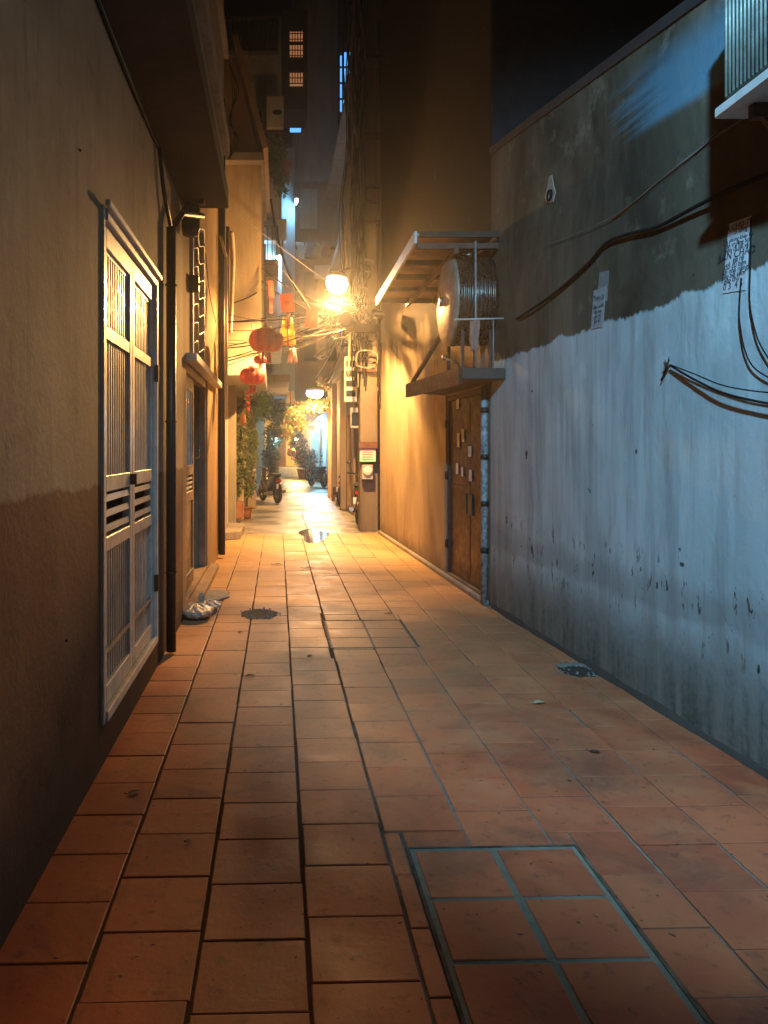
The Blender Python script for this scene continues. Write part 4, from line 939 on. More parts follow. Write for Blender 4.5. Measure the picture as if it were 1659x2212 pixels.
wl = thing('house', 'pale blue lit slim house glimpsed between the grey house and the block', 'house', (.5, 27, 0))
MB().box(-.2, .62, 26.8, 28.9, 3.4, 12.4).build('wall', plaster('sky_blue_plaster', (.30, .38, .45), (.42, .50, .56), (.2, .2, .2), .3), wl)
p0, p1 = at(627, 268, 26.7), at(651, 232, 26.7); MB().box(p0.x, p1.x, 26.9, 27.4, p0.z, p1.z).build('glow_strip', BLUEGLOW, wl)  # glowing block in place of a blue lit glimpse
cool_lamp('cool tube lamp facing the pale blue slim house', at(640, 436, 26.2), 40, CYAN, .06)

# right far row of houses
h8 = thing('house', 'ochre shop house right of the far alley with pillars and an open front', 'house', (2.5, 18, 0))
MB().wall(1.70, 1.95, 14.3, 18.9, 0, 3.4, [(15.0, 16.6, .0, 2.5), (17.2, 18.2, .1, 2.3)]).build('wall', OCH, h8)
MB().box(1.70, 5, 18.902, 23.2, 0, 3.4).build('side_block', OVH, h8)
MB().box(1.55, 5, 14.2, 23.4, 3.402, 3.6).build('slab', CONC, h8, .02)
MB().box(1.85, 5, 14.3, 23.2, 3.602, 10.5).build('upper_wall', DRKBR, h8)
q = MB()
for y in (18.5, 21.5, 23.1): q.box(1.56, 1.70, y - .12, y + .12, 0, 3.40)
q.each('pillar', OVH, h8, .01)
for y in (16.5, 19.5, 21.8):
    w1 = MB().box(1.81, 1.849, y - .5, y + .5, 4.4, 6.0).build('window', WHITE, h8); MB().box(1.795, 1.809, y - .43, y + .43, 4.47, 5.93).build('pane', GLASS, w1)
for z in (6.4, 9.0): MB().box(1.45, 1.849, 14.6, 22.8, z, z + .14).build('balcony_slab', CONC, h8, .02)
MB().box(2.3, 2.35, 14.9, 16.8, 0, 2.5).build('inner_wall', CONCD, h8); MB().box(1.80, 1.84, 17.2, 18.2, .1, 2.3).build('door', BROWNWOOD, h8)
h9 = thing('house', 'white house bathed in cyan light at the far right of the alley', 'house', (2.5, 29, 0))
MB().box(1.95, 5, 23.5, 40, 0, 3.3).build('wall', plaster('white_plaster', (.55, .58, .58), (.65, .68, .68), (.3, .3, .3), .3), h9)
MB().box(1.6, 1.949, 24.2, 39, 2.75, 2.9).build('canopy', PLASTW, h9)
MB().box(1.935, 1.949, 26, 27.2, .1, 2.2).build('door', paint('cyan_door_paint', (.20, .40, .42), .5), h9)
MB().box(1.5, 1.9, 33.6, 33.65, .2, 2.3).build('side_door', GREYSHEET, h9)
h10 = thing('house', 'yellow lit house front with a red lantern closing the far end', 'house', (0, 41, 0))
MB().box(-4, 1.55, 41, 44, 0, 3.3).build('wall', plaster('yellow_plaster', (.50, .36, .14), (.60, .44, .18)), h10)
MB().box(-1.2, .45, 40.9, 40.99, 0, 2.6).build('gate', RUST, h10)
MB().box(1.56, 3, 40.5, 44, 0, 6).build('side_wall', GREYSHEET, h10)
q = MB(); q.box(-.2, 1.5, 39.0, 40.9, 2.85, 2.95); q.build('slab', OVH, h10)
q = MB()
for k in range(20): q.tube([(-.15 + k * .085, 39.05, 2.95), (-.15 + k * .085, 39.05, 3.7)], .02, 6)
q.build('railing', WHITE, h10)
pl = thing('street_lamp', 'dim yellow lamp over the gate at the far end', 'street lamp', at(640, 948, 38))
MB().lathe([(.02, .1), (.10, .05), (.10, -.08), (.02, -.12)], tuple(at(640, 948, 38)), 14).build('diffuser', emit('glowing_sodium_glass', (1.0, .80, .42), 30), pl)
MB().tube([at(640, 946, 38), at(640, 930, 40.9)], .02, 6).build('arm', RUST, pl)
L = bpy.data.lights.new('sodium_light', 'POINT'); L.energy = 320; L.color = (1, .62, .2); L.shadow_soft_size = .1
o = bpy.data.objects.new('lamp_light', L); COL.objects.link(o); o.parent = pl; o.location = (0, -.1, -.3)
h11 = thing('house', 'low dark house with a slanting tiled awning on the far left', 'house', (-1.5, 26, 0))
MB().box(-4, -1.0, 24.1, 28.7, 0, 3.35).build('wall', DRKBR, h11); MB().box(-.99, -.97, 25, 26.6, .1, 2.2).build('door', CONCD, h11)
q = MB(); q.yprism([(-1.0, 3.0), (-.28, 2.55), (-.26, 2.62), (-1.0, 3.08)], 24.4, 27.8); q.build('awning', RUST, h11)
MB().box(-4, -.6, 33.1, 40.9, 0, 3.3).build('rear_wall', DRKBR, h11)

# ------------------------------------------------------------------ motorbikes (front toward +Y)
def motorbike(label, loc, rz, body=(.03, .025, .03), group=None):
    t = thing('motorbike', label, 'motorbike', loc, rz, group)
    B = paint('motorbike_paint_%d' % int(body[0] * 1000), body, .25, .15, 4, .2, .02); T = lambda q, n, m, p=None, bev=0: q.build(n, m, p or t, bev)
    X0 = wmat(t)
    def mk(): q = MB(); q.xf = lambda x, y, z: tuple(X0 @ Vector((x, y, z))); return q
    for y in (-.62, .62):
        wh_ = T(mk().torus((0, y, .28), .225, .055, 'X', 28, 10), 'wheel', RUBBER)
        T(mk().torus((0, y, .28), .165, .018, 'X', 24, 6), 'rim', STEEL, wh_)
        q = mk(); q.lathe([(.05, -.06), (.05, .06)], (0, y, .28), 12, 'X')
        for k in range(5): q.bar((0, y + .04 * math.cos(k * 1.257), .28 + .04 * math.sin(k * 1.257)), (0, y + .16 * math.cos(k * 1.257), .28 + .16 * math.sin(k * 1.257)), .03)
        T(q, 'hub', DARKMETAL, wh_)
    q = mk(); prof = [(-.70, .60, .68, .06), (-.55, .52, .76, .12), (-.25, .42, .74, .15), (0, .34, .58, .12), (.18, .30, .50, .10), (.36, .36, .80, .12), (.46, .45, .98, .10), (.52, .60, 1.0, .05)]
    v = []; f = []
    for (y, za, zb, wd) in prof: v += [(-wd * .7, y, za), (wd * .7, y, za), (wd, y, (za + zb) / 2), (wd * .8, y, zb), (-wd * .8, y, zb), (-wd, y, (za + zb) / 2)]
    for i in range(len(prof) - 1):
        for k in range(6): f.append((i * 6 + k, (i + 1) * 6 + k, (i + 1) * 6 + (k + 1) % 6, i * 6 + (k + 1) % 6))
    f += [tuple(range(6)), tuple(reversed(range(len(v) - 6, len(v))))]; q.add(v, f, True); bd = T(q, 'body', B)
    q = mk(); q.add([(-.11, -.66, .76), (.11, -.66, .76), (.14, -.3, .77), (-.14, -.3, .77), (.12, .02, .70), (-.12, .02, .70), (-.09, -.64, .83), (.09, -.64, .83), (.12, -.3, .83), (-.12, -.3, .83), (.09, .02, .76), (-.09, .02, .76)],
        [(0, 3, 2, 1), (3, 5, 4, 2), (6, 7, 8, 9), (9, 8, 10, 11), (0, 1, 7, 6), (1, 2, 8, 7), (2, 4, 10, 8), (4, 5, 11, 10), (5, 3, 9, 11), (3, 0, 6, 9)]); T(q, 'seat', RUBBER, None, .015)
    q = mk(); q.tube([(-.09, .62, .28), (-.09, .44, .85)], .022, 8).tube([(.09, .62, .28), (.09, .44, .85)], .022, 8); T(q, 'fork', STEEL)
    q = mk(); q.tube(smooth_pts([(-.34, .28, 1.0), (-.2, .38, .98), (0, .42, .96), (.2, .38, .98), (.34, .28, 1.0)]), .016, 8); hb_ = T(q, 'handlebar', RUBBER)
    for s in (-1, 1):
        q = mk(); q.tube([(s * .24, .36, 1.0), (s * .30, .34, 1.18)], .006, 6).add(*blob((s * .31, .34, 1.22), (.055, .015, .035), 2, n=12, m=8, amp=.02), smooth=True); T(q, 'mirror', GLASS)
    q = mk(); q.box(-.07, .07, -.735, -.70, .60, .67); T(q, 'tail_light', paint('red_lens', (.35, .02, .015), .2), None, .01)
    q = mk(); q.box(-.095, .095, -.80, -.79, .42, .55); T(q, 'number_plate', PAPER)
    q = mk(); q.tube(smooth_pts([(0, -.70, .56), (0, -.82, .48), (0, -.90, .30)]), .05, 8, taper=.6); T(q, 'mudguard', B)
    q = mk(); q.tube([(.14, -.1, .25), (.16, -.75, .34)], .04, 10).tube([(-.16, -.55, .30), (-.16, -.05, .24)], .05, 10); T(q, 'exhaust', STEEL)
    q = mk(); q.add(*blob((0, 0, .30), (.13, .18, .12), 4, n=14, m=10, amp=.05), smooth=True); T(q, 'engine', DARKMETAL)
    return t
b = gr(583, 1088)
motorbike('black motorbike seen from behind parked on the left side', (b.x, b.y + .6, 0), R(20))
b = gr(765, 1098); mb2 = motorbike('dark motorbike parked beyond the concrete pole, nearest it', (b.x + .0, b.y + .6, 0), R(-28), (.05, .03, .03))
c = copy_tree(mb2); c['label'] = 'dark motorbike parked between the pole and the tall right house'; c.location = (1.74, 15.3, 0); c.rotation_euler.z = R(-12)
for i, (u, v, rz) in enumerate(((686, 1052, 20), (678, 1040, 24))):
    c = copy_tree(mb2); b = gr(u, v); c.location = (b.x, b.y, 0); c.rotation_euler.z = R(rz)
    c['label'] = ['motorbike parked by the cyan lit house, nearer of the pair', 'motorbike parked by the cyan lit house, farther of the pair'][i]

def ac_unit(label, c, face):
    c = Vector(c); t = thing('air_conditioner', label, 'air conditioner', c); w2, d2, h2_ = .40, .14, .28
    ax = Vector((1, 0, 0)) if face == 'y' else Vector((0, 1, 0)); n1 = Vector((0, -1, 0)) if face == 'y' else Vector((-1, 0, 0))
    MB().obox(c, ax * w2, n1 * d2, (0, 0, h2_)).build('casing', PLASTW, t, .012)
    q = MB()
    for r_ in (.05, .10, .15, .20): q.torus(tuple(c + n1 * (d2 + .006) + ax * .1), r_, .004, 'Y' if face == 'y' else 'X', 24, 5)
    q.build('fan_guard', DARKMETAL, t); q = MB(); q.obox(c - Vector((0, 0, h2_ + .03)) + ax * .3, ax * .02, n1 * .2, (0, 0, .02)); q.obox(c - Vector((0, 0, h2_ + .03)) - ax * .3, ax * .02, n1 * .2, (0, 0, .02)); q.each('bracket', RUST, t)
for l_, c_, f_ in (('air conditioner on the grey house front beside its upper window', at(585, 500, 18.8), 'y'), ('air conditioner on the ochre shop house above the slab', (1.70, 17.6, 4.3), 'x'), ('air conditioner high on the ochre shop house nearer the pole', (1.68, 15.4, 6.9), 'x'),
                   ('air conditioner on the brown block under its first windows', at(668, 700, 29.75), 'y'), ('air conditioner at the middle of the brown block', at(700, 590, 29.75), 'y')): ac_unit(l_, c_, f_)
def clothes(label, a, b, cols):
    t = thing('clothes_line', label, 'clothes line', a); MB().tube(sag(a, b, .05), .004, 5).build('line', CABLE, t); a, b = Vector(a), Vector(b)
    for i, cc_ in enumerate(cols):
        p_ = a.lerp(b, (i + .7) / (len(cols) + .4)); d_ = (b - a).normalized(); q = MB(); hh, ww = rnd.uniform(.4, .7), rnd.uniform(.14, .2); v2 = []
        for r_ in range(7):
            for k in range(6): v2.append(p_ + d_ * (k / 5 - .5) * 2 * ww * (1 if r_ > 1 or 0 < k < 5 else 1.3) + Vector((0, .02 * math.sin(k * 2 + r_), -.04 - hh * r_ / 6)))
        q.add(v2, [(r_ * 6 + k, (r_ + 1) * 6 + k, (r_ + 1) * 6 + k + 1, r_ * 6 + k + 1) for r_ in range(6) for k in range(5)], True)
        o_ = q.build('garment', paint('cloth_' + ''.join('%02d' % int(z_ * 99) for z_ in cc_), cc_, .9, .2, 9), t); m_ = o_.modifiers.new('solid', 'SOLIDIFY'); m_.thickness = .006
clothes('line of hanging washing across the balcony of the grey house', at(575, 330, 17.6), at(628, 345, 18.2), [(.25, .2, .18), (.1, .12, .2), (.3, .1, .08)])
clothes('line of hanging washing before the brown block, lower down', at(640, 520, 27), at(715, 525, 27), [(.3, .28, .25), (.08, .1, .15), (.25, .2, .1), (.2, .06, .05)])

# ------------------------------------------------------------------ plants
def plant(name, label, base, potr, poth, blobs, leaf, size, cat='potted plant', square=False, n=320, flowers=None, hang=False, aspect=.45):
    base = Vector(base); t = thing(name, label, cat, base)
    if potr:
        pz = base.z
        if square: MB().box(base.x - potr, base.x + potr, base.y - potr, base.y + potr, pz, pz + poth).build('pot', TERRA, t, .015)
        else: MB().lathe([(potr * .7, 0), (potr * .85, poth * .5), (potr, poth * .9), (potr * 1.1, poth * .92), (potr * 1.1, poth), (potr * .9, poth), (potr * .88, poth * .93), (.01, poth * .92)], tuple(base), 20).build('pot', TERRA, t)
    q = MB()
    for (dx, dy, dz, rx, ry, rz_) in blobs:
        for k in range(4):
            top = base + Vector((dx + rnd.uniform(-.5, .5) * rx, dy + rnd.uniform(-.5, .5) * ry, dz + rnd.uniform(-.2, .7) * rz_)); st_ = base + Vector((rnd.uniform(-.03, .03), rnd.uniform(-.03, .03), poth * .9 if not hang else dz * .1))
            q.tube(smooth_pts([st_, st_.lerp(top, .5) + Vector((rnd.uniform(-.06, .06), 0, .03)), top], 4), .008, 5, taper=.5)
    q.build('stem', STEM, t)
    q = MB(); tot = sum(b_[3] * b_[4] * b_[5] for b_ in blobs)
    for (dx, dy, dz, rx, ry, rz_) in blobs:
        q.leaves(base + Vector((dx, dy, dz)), (rx, ry, rz_), max(30, int(n * rx * ry * rz_ / tot)), size, hollow=.2, aspect=aspect)
    q.build('foliage', leaf, t)
    if flowers:
        q = MB()
        for (dx, dy, dz, rx, ry, rz_) in blobs: q.leaves(base + Vector((dx, dy, dz)), (rx * 1.05, ry * 1.05, rz_ * 1.05), flowers // len(blobs), size * .8, hollow=.6, aspect=.9)
        q.build('flowers', LEAFR, t)['kind'] = 'stuff'
    return t
b = gr(508, 1128)
plant('potted_shrub', 'tall bushy shrub in a square terracotta planter on the left', (b.x, b.y, .08), .16, .34, [(0, 0, 1.1, .26, .3, .5), (.03, .1, 1.8, .22, .3, .5), (-.05, 0, .65, .22, .26, .28), (.1, .1, 2.2, .16, .22, .3)], LEAFA, .085, square=True, n=2600)
b = gr(532, 1120)
plant('potted_shrub', 'second leafy shrub just right of the terracotta planter', (b.x, b.y, 0), .13, .26, [(0, 0, .75, .22, .24, .34), (.02, 0, 1.15, .16, .2, .25)], LEAFA, .075, n=1100)
plant('hanging_plant', 'dense dry grassy plant hanging under the slab on the left', at(562, 870, 16.5), 0, 0, [(0, 0, 0, .30, .3, .22), (.05, 0, -.2, .22, .25, .22), (-.2, 0, -.2, .2, .2, .3), (.12, 0, .12, .2, .2, .15)], LEAFB, .11, 'hanging plant', n=1700, hang=True, aspect=.16)
plant('hanging_plant', 'pale trailing plant hanging below the dry grassy one', at(545, 950, 16.6), 0, 0, [(0, 0, 0, .17, .2, .28), (.02, 0, -.35, .12, .14, .28)], LEAFC, .07, 'hanging plant', n=900, hang=True, aspect=.4)
plant('hanging_plant', 'dark plants hanging from the grey house balcony, lower clump', at(606, 395, 17.6), 0, 0, [(0, 0, 0, .16, .2, .35), (-.18, 0, .5, .18, .2, .4)], LEAFB, .10, 'hanging plant', n=700, hang=True)
plant('hanging_plant', 'dark plants hanging from the grey house balcony, upper clump', at(588, 310, 17.6), 0, 0, [(0, 0, 0, .16, .2, .4), (.2, 0, -.2, .12, .2, .3)], LEAFA, .10, 'hanging plant', n=600, hang=True)
b = gr(600, 1060)
plant('potted_tree', 'tall dark climbing shrub rising behind the black motorbike', (b.x - .25, b.y + .4, 0), .2, .4, [(0, 0, 1.2, .32, .4, .5), (.1, 0, 2.0, .34, .4, .5), (.25, 0, 2.8, .3, .4, .5), (0, 0, .7, .22, .3, .3)], LEAFB, .12, 'potted tree', n=2600)
plant('flower_vine', 'red and yellow flowering vine arching over the alley beneath the farther lamp', at(655, 885, 22.6), 0, 0, [(-.25, 0, -.1, .35, .4, .3), (.25, 0, .08, .45, .4, .2), (.7, 0, .15, .3, .3, .2), (-.45, 0, -.6, .2, .3, .35), (-.1, 0, -.45, .2, .3, .2)], LEAFC, .10, 'vine', n=2000, flowers=260, hang=True)
plant('flower_vine', 'pink and orange flowering bush along the far left side', at(650, 985, 29), 0, 0, [(-.1, 0, .4, .4, .5, .5), (.25, 0, -.1, .4, .5, .4), (-.2, 0, 1.1, .3, .4, .4)], LEAFA, .11, 'vine', n=1500, flowers=420, hang=True)
plant('potted_shrub', 'shrub lit cyan beside the far right house', gr(694, 1042) + Vector((.0, .6, 0)), .16, .32, [(0, 0, .8, .26, .3, .35), (.05, 0, 1.3, .22, .3, .3)], LEAFC, .09, n=900)
plant('potted_shrub', 'small dark shrub in a pot at the far end of the alley', gr(654, 1034), .3, .5, [(0, 0, 1.0, .45, .4, .5)], LEAFB, .13, n=700)
plant('flower_vine', 'spray of flowers sticking out above the farther lamp', at(703, 825, 21.6), 0, 0, [(0, 0, 0, .22, .2, .16), (.12, 0, -.1, .15, .2, .12)], LEAFC, .11, 'vine', n=300, flowers=120, hang=True, aspect=.25)
# far low wall and small goods
t = thing('planter_wall', 'low grey planter wall at the far end', 'planter', (.6, 39.5, 0)); MB().box(.05, 1.35, 39.2, 39.6, 0, .55).build('wall', GREY, t, .02); MB().box(.1, 1.3, 39.25, 39.55, .551, .58).build('soil', SOIL, t)
for i, (u, v, s, m_) in enumerate(((737, 1078, .14, PLASTW), (742, 1064, .12, TERRA), (757, 1066, .12, BROWNWOOD), (733, 1060, .1, RUST))):
    b = gr(u, 1092 if i < 1 else 1092); z = 0 if i == 0 else .24
    t = thing('crate', ['pale crate standing on the ground by the right pillars', 'terracotta crate stacked in front of the ochre shop house', 'wooden box by the right pillars beside the terracotta crate', 'small rusty box stacked by the right pillars'][i], 'crate', (b.x, b.y + .3 * i, z))
    q = MB(); x, y = b.x, b.y + .3 * i; q.box(x - s, x + s, y - s, y + s, z if i else 0, z + .03)
    for sx, sy in ((1, 0), (-1, 0), (0, 1), (0, -1)): q.obox((x + sx * s, y + sy * s, z + .12), (.012 if sx else s + .012, 0, 0), (0, .012 if sy else s - .013, 0), (0, 0, .09))
    q.each('shell', m_, t, .004); q = MB(); q.box(x - s + .02, x + s - .02, y - s + .02, y + s - .02, z + .04, z + .18); q.build('contents', SOIL, t)
b = gr(700, 1140); 
t = thing('rock', 'pale stone lump at the edge of the left ramp', 'stone', gr(478, 1150)); q = MB().add(*blob(tuple(gr(478, 1150) + Vector((0, 0, .05))), (.12, .2, .07), 12, n=10, m=7)); q.build('stone', CONC, t)

# ------------------------------------------------------------------ lanterns, cards, flags on wires
def lantern(label, c, r, lit=False):
    c = Vector(c); t = thing('lantern', label, 'lantern', c, group='red festival lanterns')
    pr = [(r * .28, r * .62), (r * .62, r * .58), (r * .88, r * .36), (r, 0), (r * .88, -r * .36), (r * .62, -r * .58), (r * .28, -r * .62)]
    sp = [(p.x, p.y) for p in smooth_pts([(a, b, 0) for a, b in pr], 3)]
    MB().lathe(sp, tuple(c), 48, lobes=10, lob=.10).build('shade', REDCLOTH, t)
    MB().lathe([(r * .30, 0), (r * .30, .05 * r + .02)], (c.x, c.y, c.z + r * .60), 20).lathe([(r * .30, 0), (r * .30, .05 * r + .02)], (c.x, c.y, c.z - r * .68), 20).each('cap', GOLD, t)
    q = MB()
    for k in range(14): q.tube([(c.x + r * .22 * math.cos(k * .449), c.y + r * .22 * math.sin(k * .449), c.z - r * .66), (c.x + r * .24 * math.cos(k * .449) + rnd.uniform(-.01, .01), c.y + r * .24 * math.sin(k * .449), c.z - r * 1.25)], r * .03, 5)
    q.build('tassel', GOLD if lit else REDCLOTH, t); MB().tube([c + Vector((0, 0, r * .6)), c + Vector((0, 0, r * 1.3))], .004, 5).build('cord', CABLE, t)
lantern('largest red ribbed cloth lantern, nearest over the alley', at(575, 735, 9.6), .235)
lantern('second red ribbed lantern, lower left behind the largest', at(545, 813, 11.2), .20)
lantern('small orange red lantern between the two ribbed ones', at(562, 777, 11.0), .10, True)
lantern('tiny red lantern near the gate at the far end', at(632, 978, 38), .30)
t = thing('hanging_ornament', 'string of red knots and an orange teardrop hanging below the second lantern', 'ornament', at(534, 865, 11.2))
q = MB().tube([at(540, 836, 11.2), at(534, 930, 11.2)], .004, 5); q.build('cord', REDCLOTH, t)
q = MB()
for v in (848, 860, 872, 884): q.add(*blob(tuple(at(535, v, 11.2)), (.03, .03, .035), v, n=10, m=7, amp=.1))
q.each('knot', REDCLOTH, t); MB().lathe([(.005, .13), (.035, .06), (.05, -.02), (.03, -.09), (.005, -.11)], tuple(at(525, 905, 11.2)), 14).build('teardrop', INKORANGE, t)
def card(label, c, w_, h_, rz, tilt, mat=REDPAPER, tail=True):
    c = Vector(c); t = thing('paper_card', label, 'decoration', c); ex_ = Vector((math.cos(rz), math.sin(rz), math.sin(tilt))).normalized(); n1 = Vector((-math.sin(rz), math.cos(rz), 0)); uz = ex_.cross(n1).normalized() * -1
    MB().obox(c, ex_ * w_ / 2, n1 * .006, uz * h_ / 2).build('card', mat, t)
    q = MB().lathe([(w_ * .22, 0), (w_ * .22, -.003)], (0, 0, 0), 16, 'Y'); q.xf = lambda x, y, z: tuple(c + ex_ * x - n1 * .008 * (1 if n1.y > 0 else -1) + uz * z); q.build('emblem', INKORANGE, t)
    if tail:
        q = MB()
        for k in range(5): q.tube([c - uz * h_ / 2 * (1 if uz.z > 0 else -1) + ex_ * (k - 2) * .012, c - Vector((0, 0, h_ * .5 + .22 + .02 * (k % 2))) + ex_ * (k - 2) * .015], .006, 5)
        q.build('tassel', REDCLOTH, t)
card('tilted red paper card with round emblem, left of the two near the lamp', at(620, 654, 10.0), .18, .24, .25, .15)
card('tilted red paper card with round emblem, right of the two, nearer the lamp', at(674, 688, 10.4), .17, .25, -.15, -.12, tail=False)
card('small red paper card hanging high on the left above the lanterns', at(585, 625, 11.4), .10, .26, .6, .1)
card('small pink card low on the left wall above the second lantern', at(548, 715, 11.6), .07, .18, .8, .1, tail=False)
def pennant(label, u, v, Y, w_, h_, m1):
    c = at(u, v, Y); q = MB(); m = 8; v2 = []
    for i in range(m + 1):
        for k in range(7): 
            ww = w_ * (.55 + .45 * i / m); v2.append((c.x + (k / 6 - .5) * ww, Y + .03 * math.sin(k * 1.3 + i * .4), c.z + h_ / 2 - h_ * i / m))
    q.add(v2, [(i * 7 + k, i * 7 + k + 1, (i + 1) * 7 + k + 1, (i + 1) * 7 + k) for i in range(m) for k in range(6)], True)
    t = thing('pennant', label, 'flag', c); o = q.build('cloth', m1, t); s = o.modifiers.new('solid', 'SOLIDIFY'); s.thickness = .004
    MB().tube([(c.x, Y - .04, c.z + h_ / 2), (c.x + .01, Y - .05, c.z - h_ * .6)], .012, 6).build('ribbon', REDCLOTH, t)
pennant('yellow cloth pennant with a red ribbon under the left red card', 621, 716, 10.6, .25, .40, YELLOWCLOTH)
pennant('pale striped pennant below the yellow one', 632, 768, 11.2, .16, .22, PLASTW)
pennant('small white triangular flag above the farther lamp on the left', 627, 858, 18, .28, .30, PLASTW)

# ------------------------------------------------------------------ overhead cables
rc = random.Random(5)
G1 = 'overhead cables crossing from the pole to the left houses'
for k in range(17):
    a = Vector((rc.uniform(.95, 1.2), rc.uniform(10.5, 11.2), rc.uniform(3.3, 3.6)))
    b = Vector((LX + .05, 10.3, rc.uniform(2.62, 3.45))) if k % 4 else Vector((-.27, 12.35, rc.uniform(3.1, 4.6)))
    cable('dark overhead cable sagging from the pole across to the left houses', sag(a, b, rc.uniform(.0, .14)), rc.choice((.005, .007, .010)), CABLE if k % 2 else CABLEG, G1, k=1, n=5)
GT = 'trunk cables from the pole to the tangle by the nearer lamp'
for k in range(10):
    cable('cable of the thick trunk running from the pole to the tangle beside the nearer lamp', sag((PX - .15 + rc.uniform(-.1, .1), PY - .25, rc.uniform(3.8, 4.3)), (rc.uniform(.95, 1.2), rc.uniform(10.5, 10.9), rc.uniform(3.3, 3.6)), rc.uniform(0, .12)), .010, CABLE if k % 2 else CABLEG, GT, k=1, n=5)
GC = 'coils of spare cable hanging below the nearer lamp'
for k in range(13):
    cx, cy, cz, rr = rc.uniform(.88, 1.32), rc.uniform(10.3, 10.8), rc.uniform(3.12, 3.5), rc.uniform(.07, .17); pts = []
    if k > 10: cx, cy, cz, rr = .74 + .02 * k - .3, 10.25, 3.3 + .02 * (k % 3), .05
    for i in range(34):
        a = i * .55 + k; pts.append((cx + rr * math.cos(a) * (1 + .15 * math.sin(i * .7)), cy + .06 * math.sin(i * .9 + k), cz + rr * .8 * math.sin(a) + .03 * math.sin(i * .6)))
    cable('tangled coil of spare cable hanging in the knot just below the nearer lamp', pts, .007, CABLEG if k % 2 else CABLE, GC, k=2, name='cable_coil', n=5)
def shadow_caster(label, a, b, r):  # cylinders added to the knot, placed to throw soft floor shadows
    a, b = Vector(a), Vector(b); t = thing('shadow_cylinder', label, 'shadow caster', a); d_ = (b - a).normalized()
    MB().tube([a, a + d_ * .03, a.lerp(b, .5), b - d_ * .03, b], r, 14).build('body', RUBBER, t)
    MB().tube([a - d_ * .03, a], r * .6, 10).tube([b, b + d_ * .03], r * .6, 10).each('end_cap', DARKMETAL, t)
shadow_caster('black cylinder added as shadow caster in the cable knot, lower right of the nearer lamp', (.93, 10.08, 3.25), (1.06, 10.58, 3.27), .10)
shadow_caster('black cylinder added as shadow caster under the first one in the cable knot', (1.05, 10.35, 3.20), (1.42, 10.55, 3.22), .06)
shadow_caster('small added shadow caster hanging slanted left of the cable knot', (.77, 10.10, 3.25), (.785, 10.30, 3.27), .035)
shadow_caster('stubby added shadow caster farthest right in the cable knot near the pole', (1.35, 10.9, 3.50), (1.56, 11.3, 3.55), .07)
cable('twisted cable tail looping from the knot to the small slanted shadow caster', [(1.1, 10.6, 3.45), (.95, 10.4, 3.3), (.84, 10.34, 3.36), (.79, 10.3, 3.34)], .008)
G2 = 'cables running along the alley from pole to far houses'
for k in range(9):
    a = Vector((PX - .2, PY + .2, rc.uniform(4.0, 4.9))); b = Vector((rc.uniform(1.1, 1.5), 23, rc.uniform(3.4, 5.0)))
    cable('dark cable running from the pole along the right houses into the distance', sag(a, b, rc.uniform(.1, .5)), .010, CABLE if k % 2 else CABLEG, G2, k=1, n=5)
G3 = 'cables dropping down beside the pole'
for k in range(34):
    x = (1.30 + rc.random() * .24) if k % 6 else (1.02 + rc.random() * .3); y = 13.2 + rc.random() * .25; z0 = rc.uniform(2.6, 4.2); pts = []
    for i in range(14):
        z = 10.4 - (10.4 - z0) * i / 13; pts.append((x + .04 * math.sin(i * 1.3 + k) + .05 * math.sin(i * .5 + k * 2), y, z))
    cable('cable dropping down in the tangle left of the concrete pole', pts, rc.choice((.010, .014, .022)), CABLE if k % 4 else CABLEG, G3, k=3, n=5)
G4 = 'coils of spare cable on the pole'
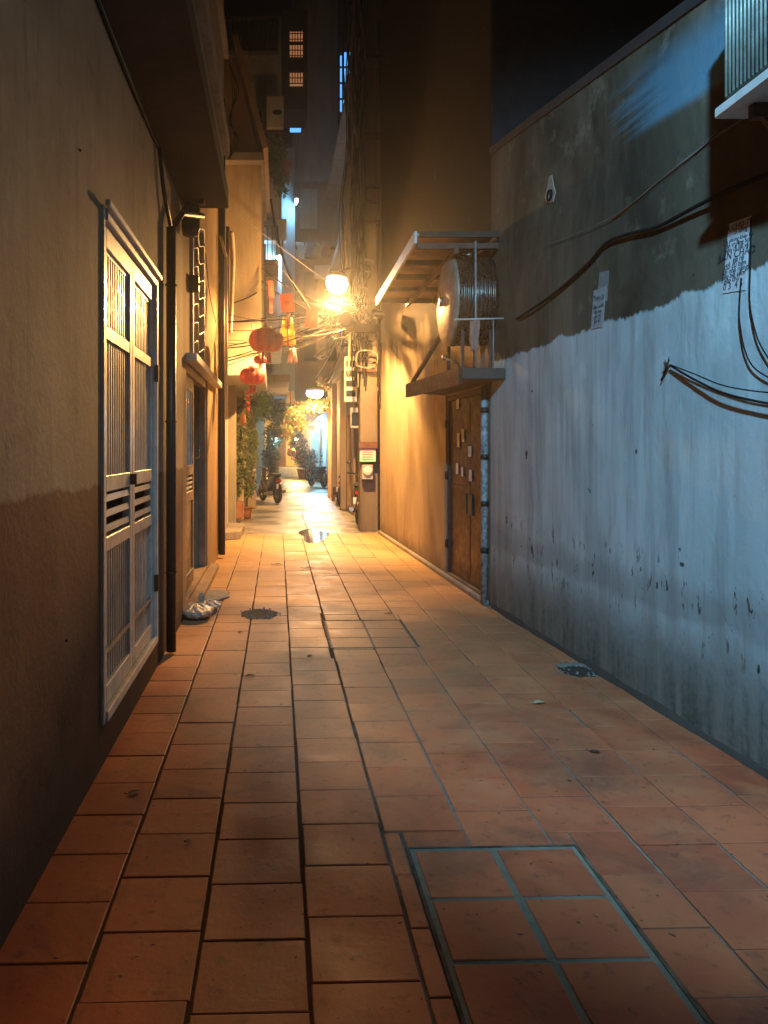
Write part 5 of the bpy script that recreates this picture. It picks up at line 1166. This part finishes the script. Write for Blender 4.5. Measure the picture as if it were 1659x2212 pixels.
for k in range(16):
    cx, cz = PX - rc.uniform(.05, .75), rc.choice((rc.uniform(3.75, 4.35), rc.uniform(2.9, 3.6), rc.uniform(4.4, 7.5))); rr = rc.uniform(.09, .22); pts = []
    if cz > 4.4 or cz < 3.7: cx = PX - rc.uniform(-.1, .4)
    for i in range(30):
        a = i * .55; pts.append((cx + rr * math.cos(a) * (1 + .1 * math.sin(i)), PY - .32 + .05 * math.sin(i * .9 + k) - .02 * k / 3, cz + rr * .8 * math.sin(a) + .02 * math.sin(i * 1.7)))
    cable('tangled coil of spare cable tied to the concrete pole', pts, .008, CABLEG if k % 2 else CABLE, G4, k=2, name='cable_coil', n=5)
cable('long cable slanting down from the left house corner toward the nearer lamp', sag(at(487, 440, 10.5), at(715, 615, 12.4), .02), .006, CABLEG)
cable('thick dark cable slanting down the grey house on the left', [at(585, 430, 14), at(597, 500, 14), at(620, 580, 14), at(650, 640, 13.8), at(700, 690, 13.5)], .022, n=7)
cable('twisted cable stub sticking out of the cream house wall', [at(497, 757 - 100, 11.7), at(530, 645, 11.8), at(555, 632, 11.9)], .010)
cable('bright wire drooping from the left card toward the pole', [at(590, 560, 11), at(640, 620, 11.4), at(690, 690, 12), at(735, 700, 12.8)], .006, CABLEG)
cable('thin pale wire from the soffit corner up to the pillar', [at(400, 410, 6.3), at(435, 370, 6.7), at(475, 335, 7.2)], .004, CABLEG)
for k in range(4):
    pts = [at(495 + k * 3, 130 + k * 10, 11.5), at(503 + k * 4, 200, 11.5), at(500 - k * 2, 260, 11.5), at(506 + 3 * k, 300, 11.5), at(492 + k, 345, 11.5)]
    cable('loop of black wire hanging against the upper cream gable', pts, .006, CABLE, 'loops of wire on the cream gable')
for k in range(5):
    x = 1.95 + .0; y = 12.9 - k * .04
    cable('thin cable hanging down the edge of the tall right house', [(xs(13) - .03 - .015 * k, y + .2, 9), (xs(13) - .04, y + .15, 6), (xs(13) - .03 - .01 * k, y + .2, 3.5), (xs(13) - .04 - .02 * k, y + .1, 2.2 + .1 * k)], .008, CABLEG if k % 2 else CABLE, 'cables on the edge of the tall right house')

# ------------------------------------------------------------------ night air
n_ = N('night_haze'); n_.t.nodes.remove(n_.b); pv = n_.t.nodes.new('ShaderNodeVolumePrincipled'); pv.inputs['Color'].default_value = (.9, .9, .9, 1); pv.inputs['Density'].default_value = .0028; pv.inputs['Anisotropy'].default_value = .86
n_.t.links.new(pv.outputs[0], n_.t.nodes['Material Output'].inputs['Volume'])
q = MB(); q.box(-81, 81, -61, 141, -1.06, 33); q.build('haze', n_.m)['kind'] = 'stuff'
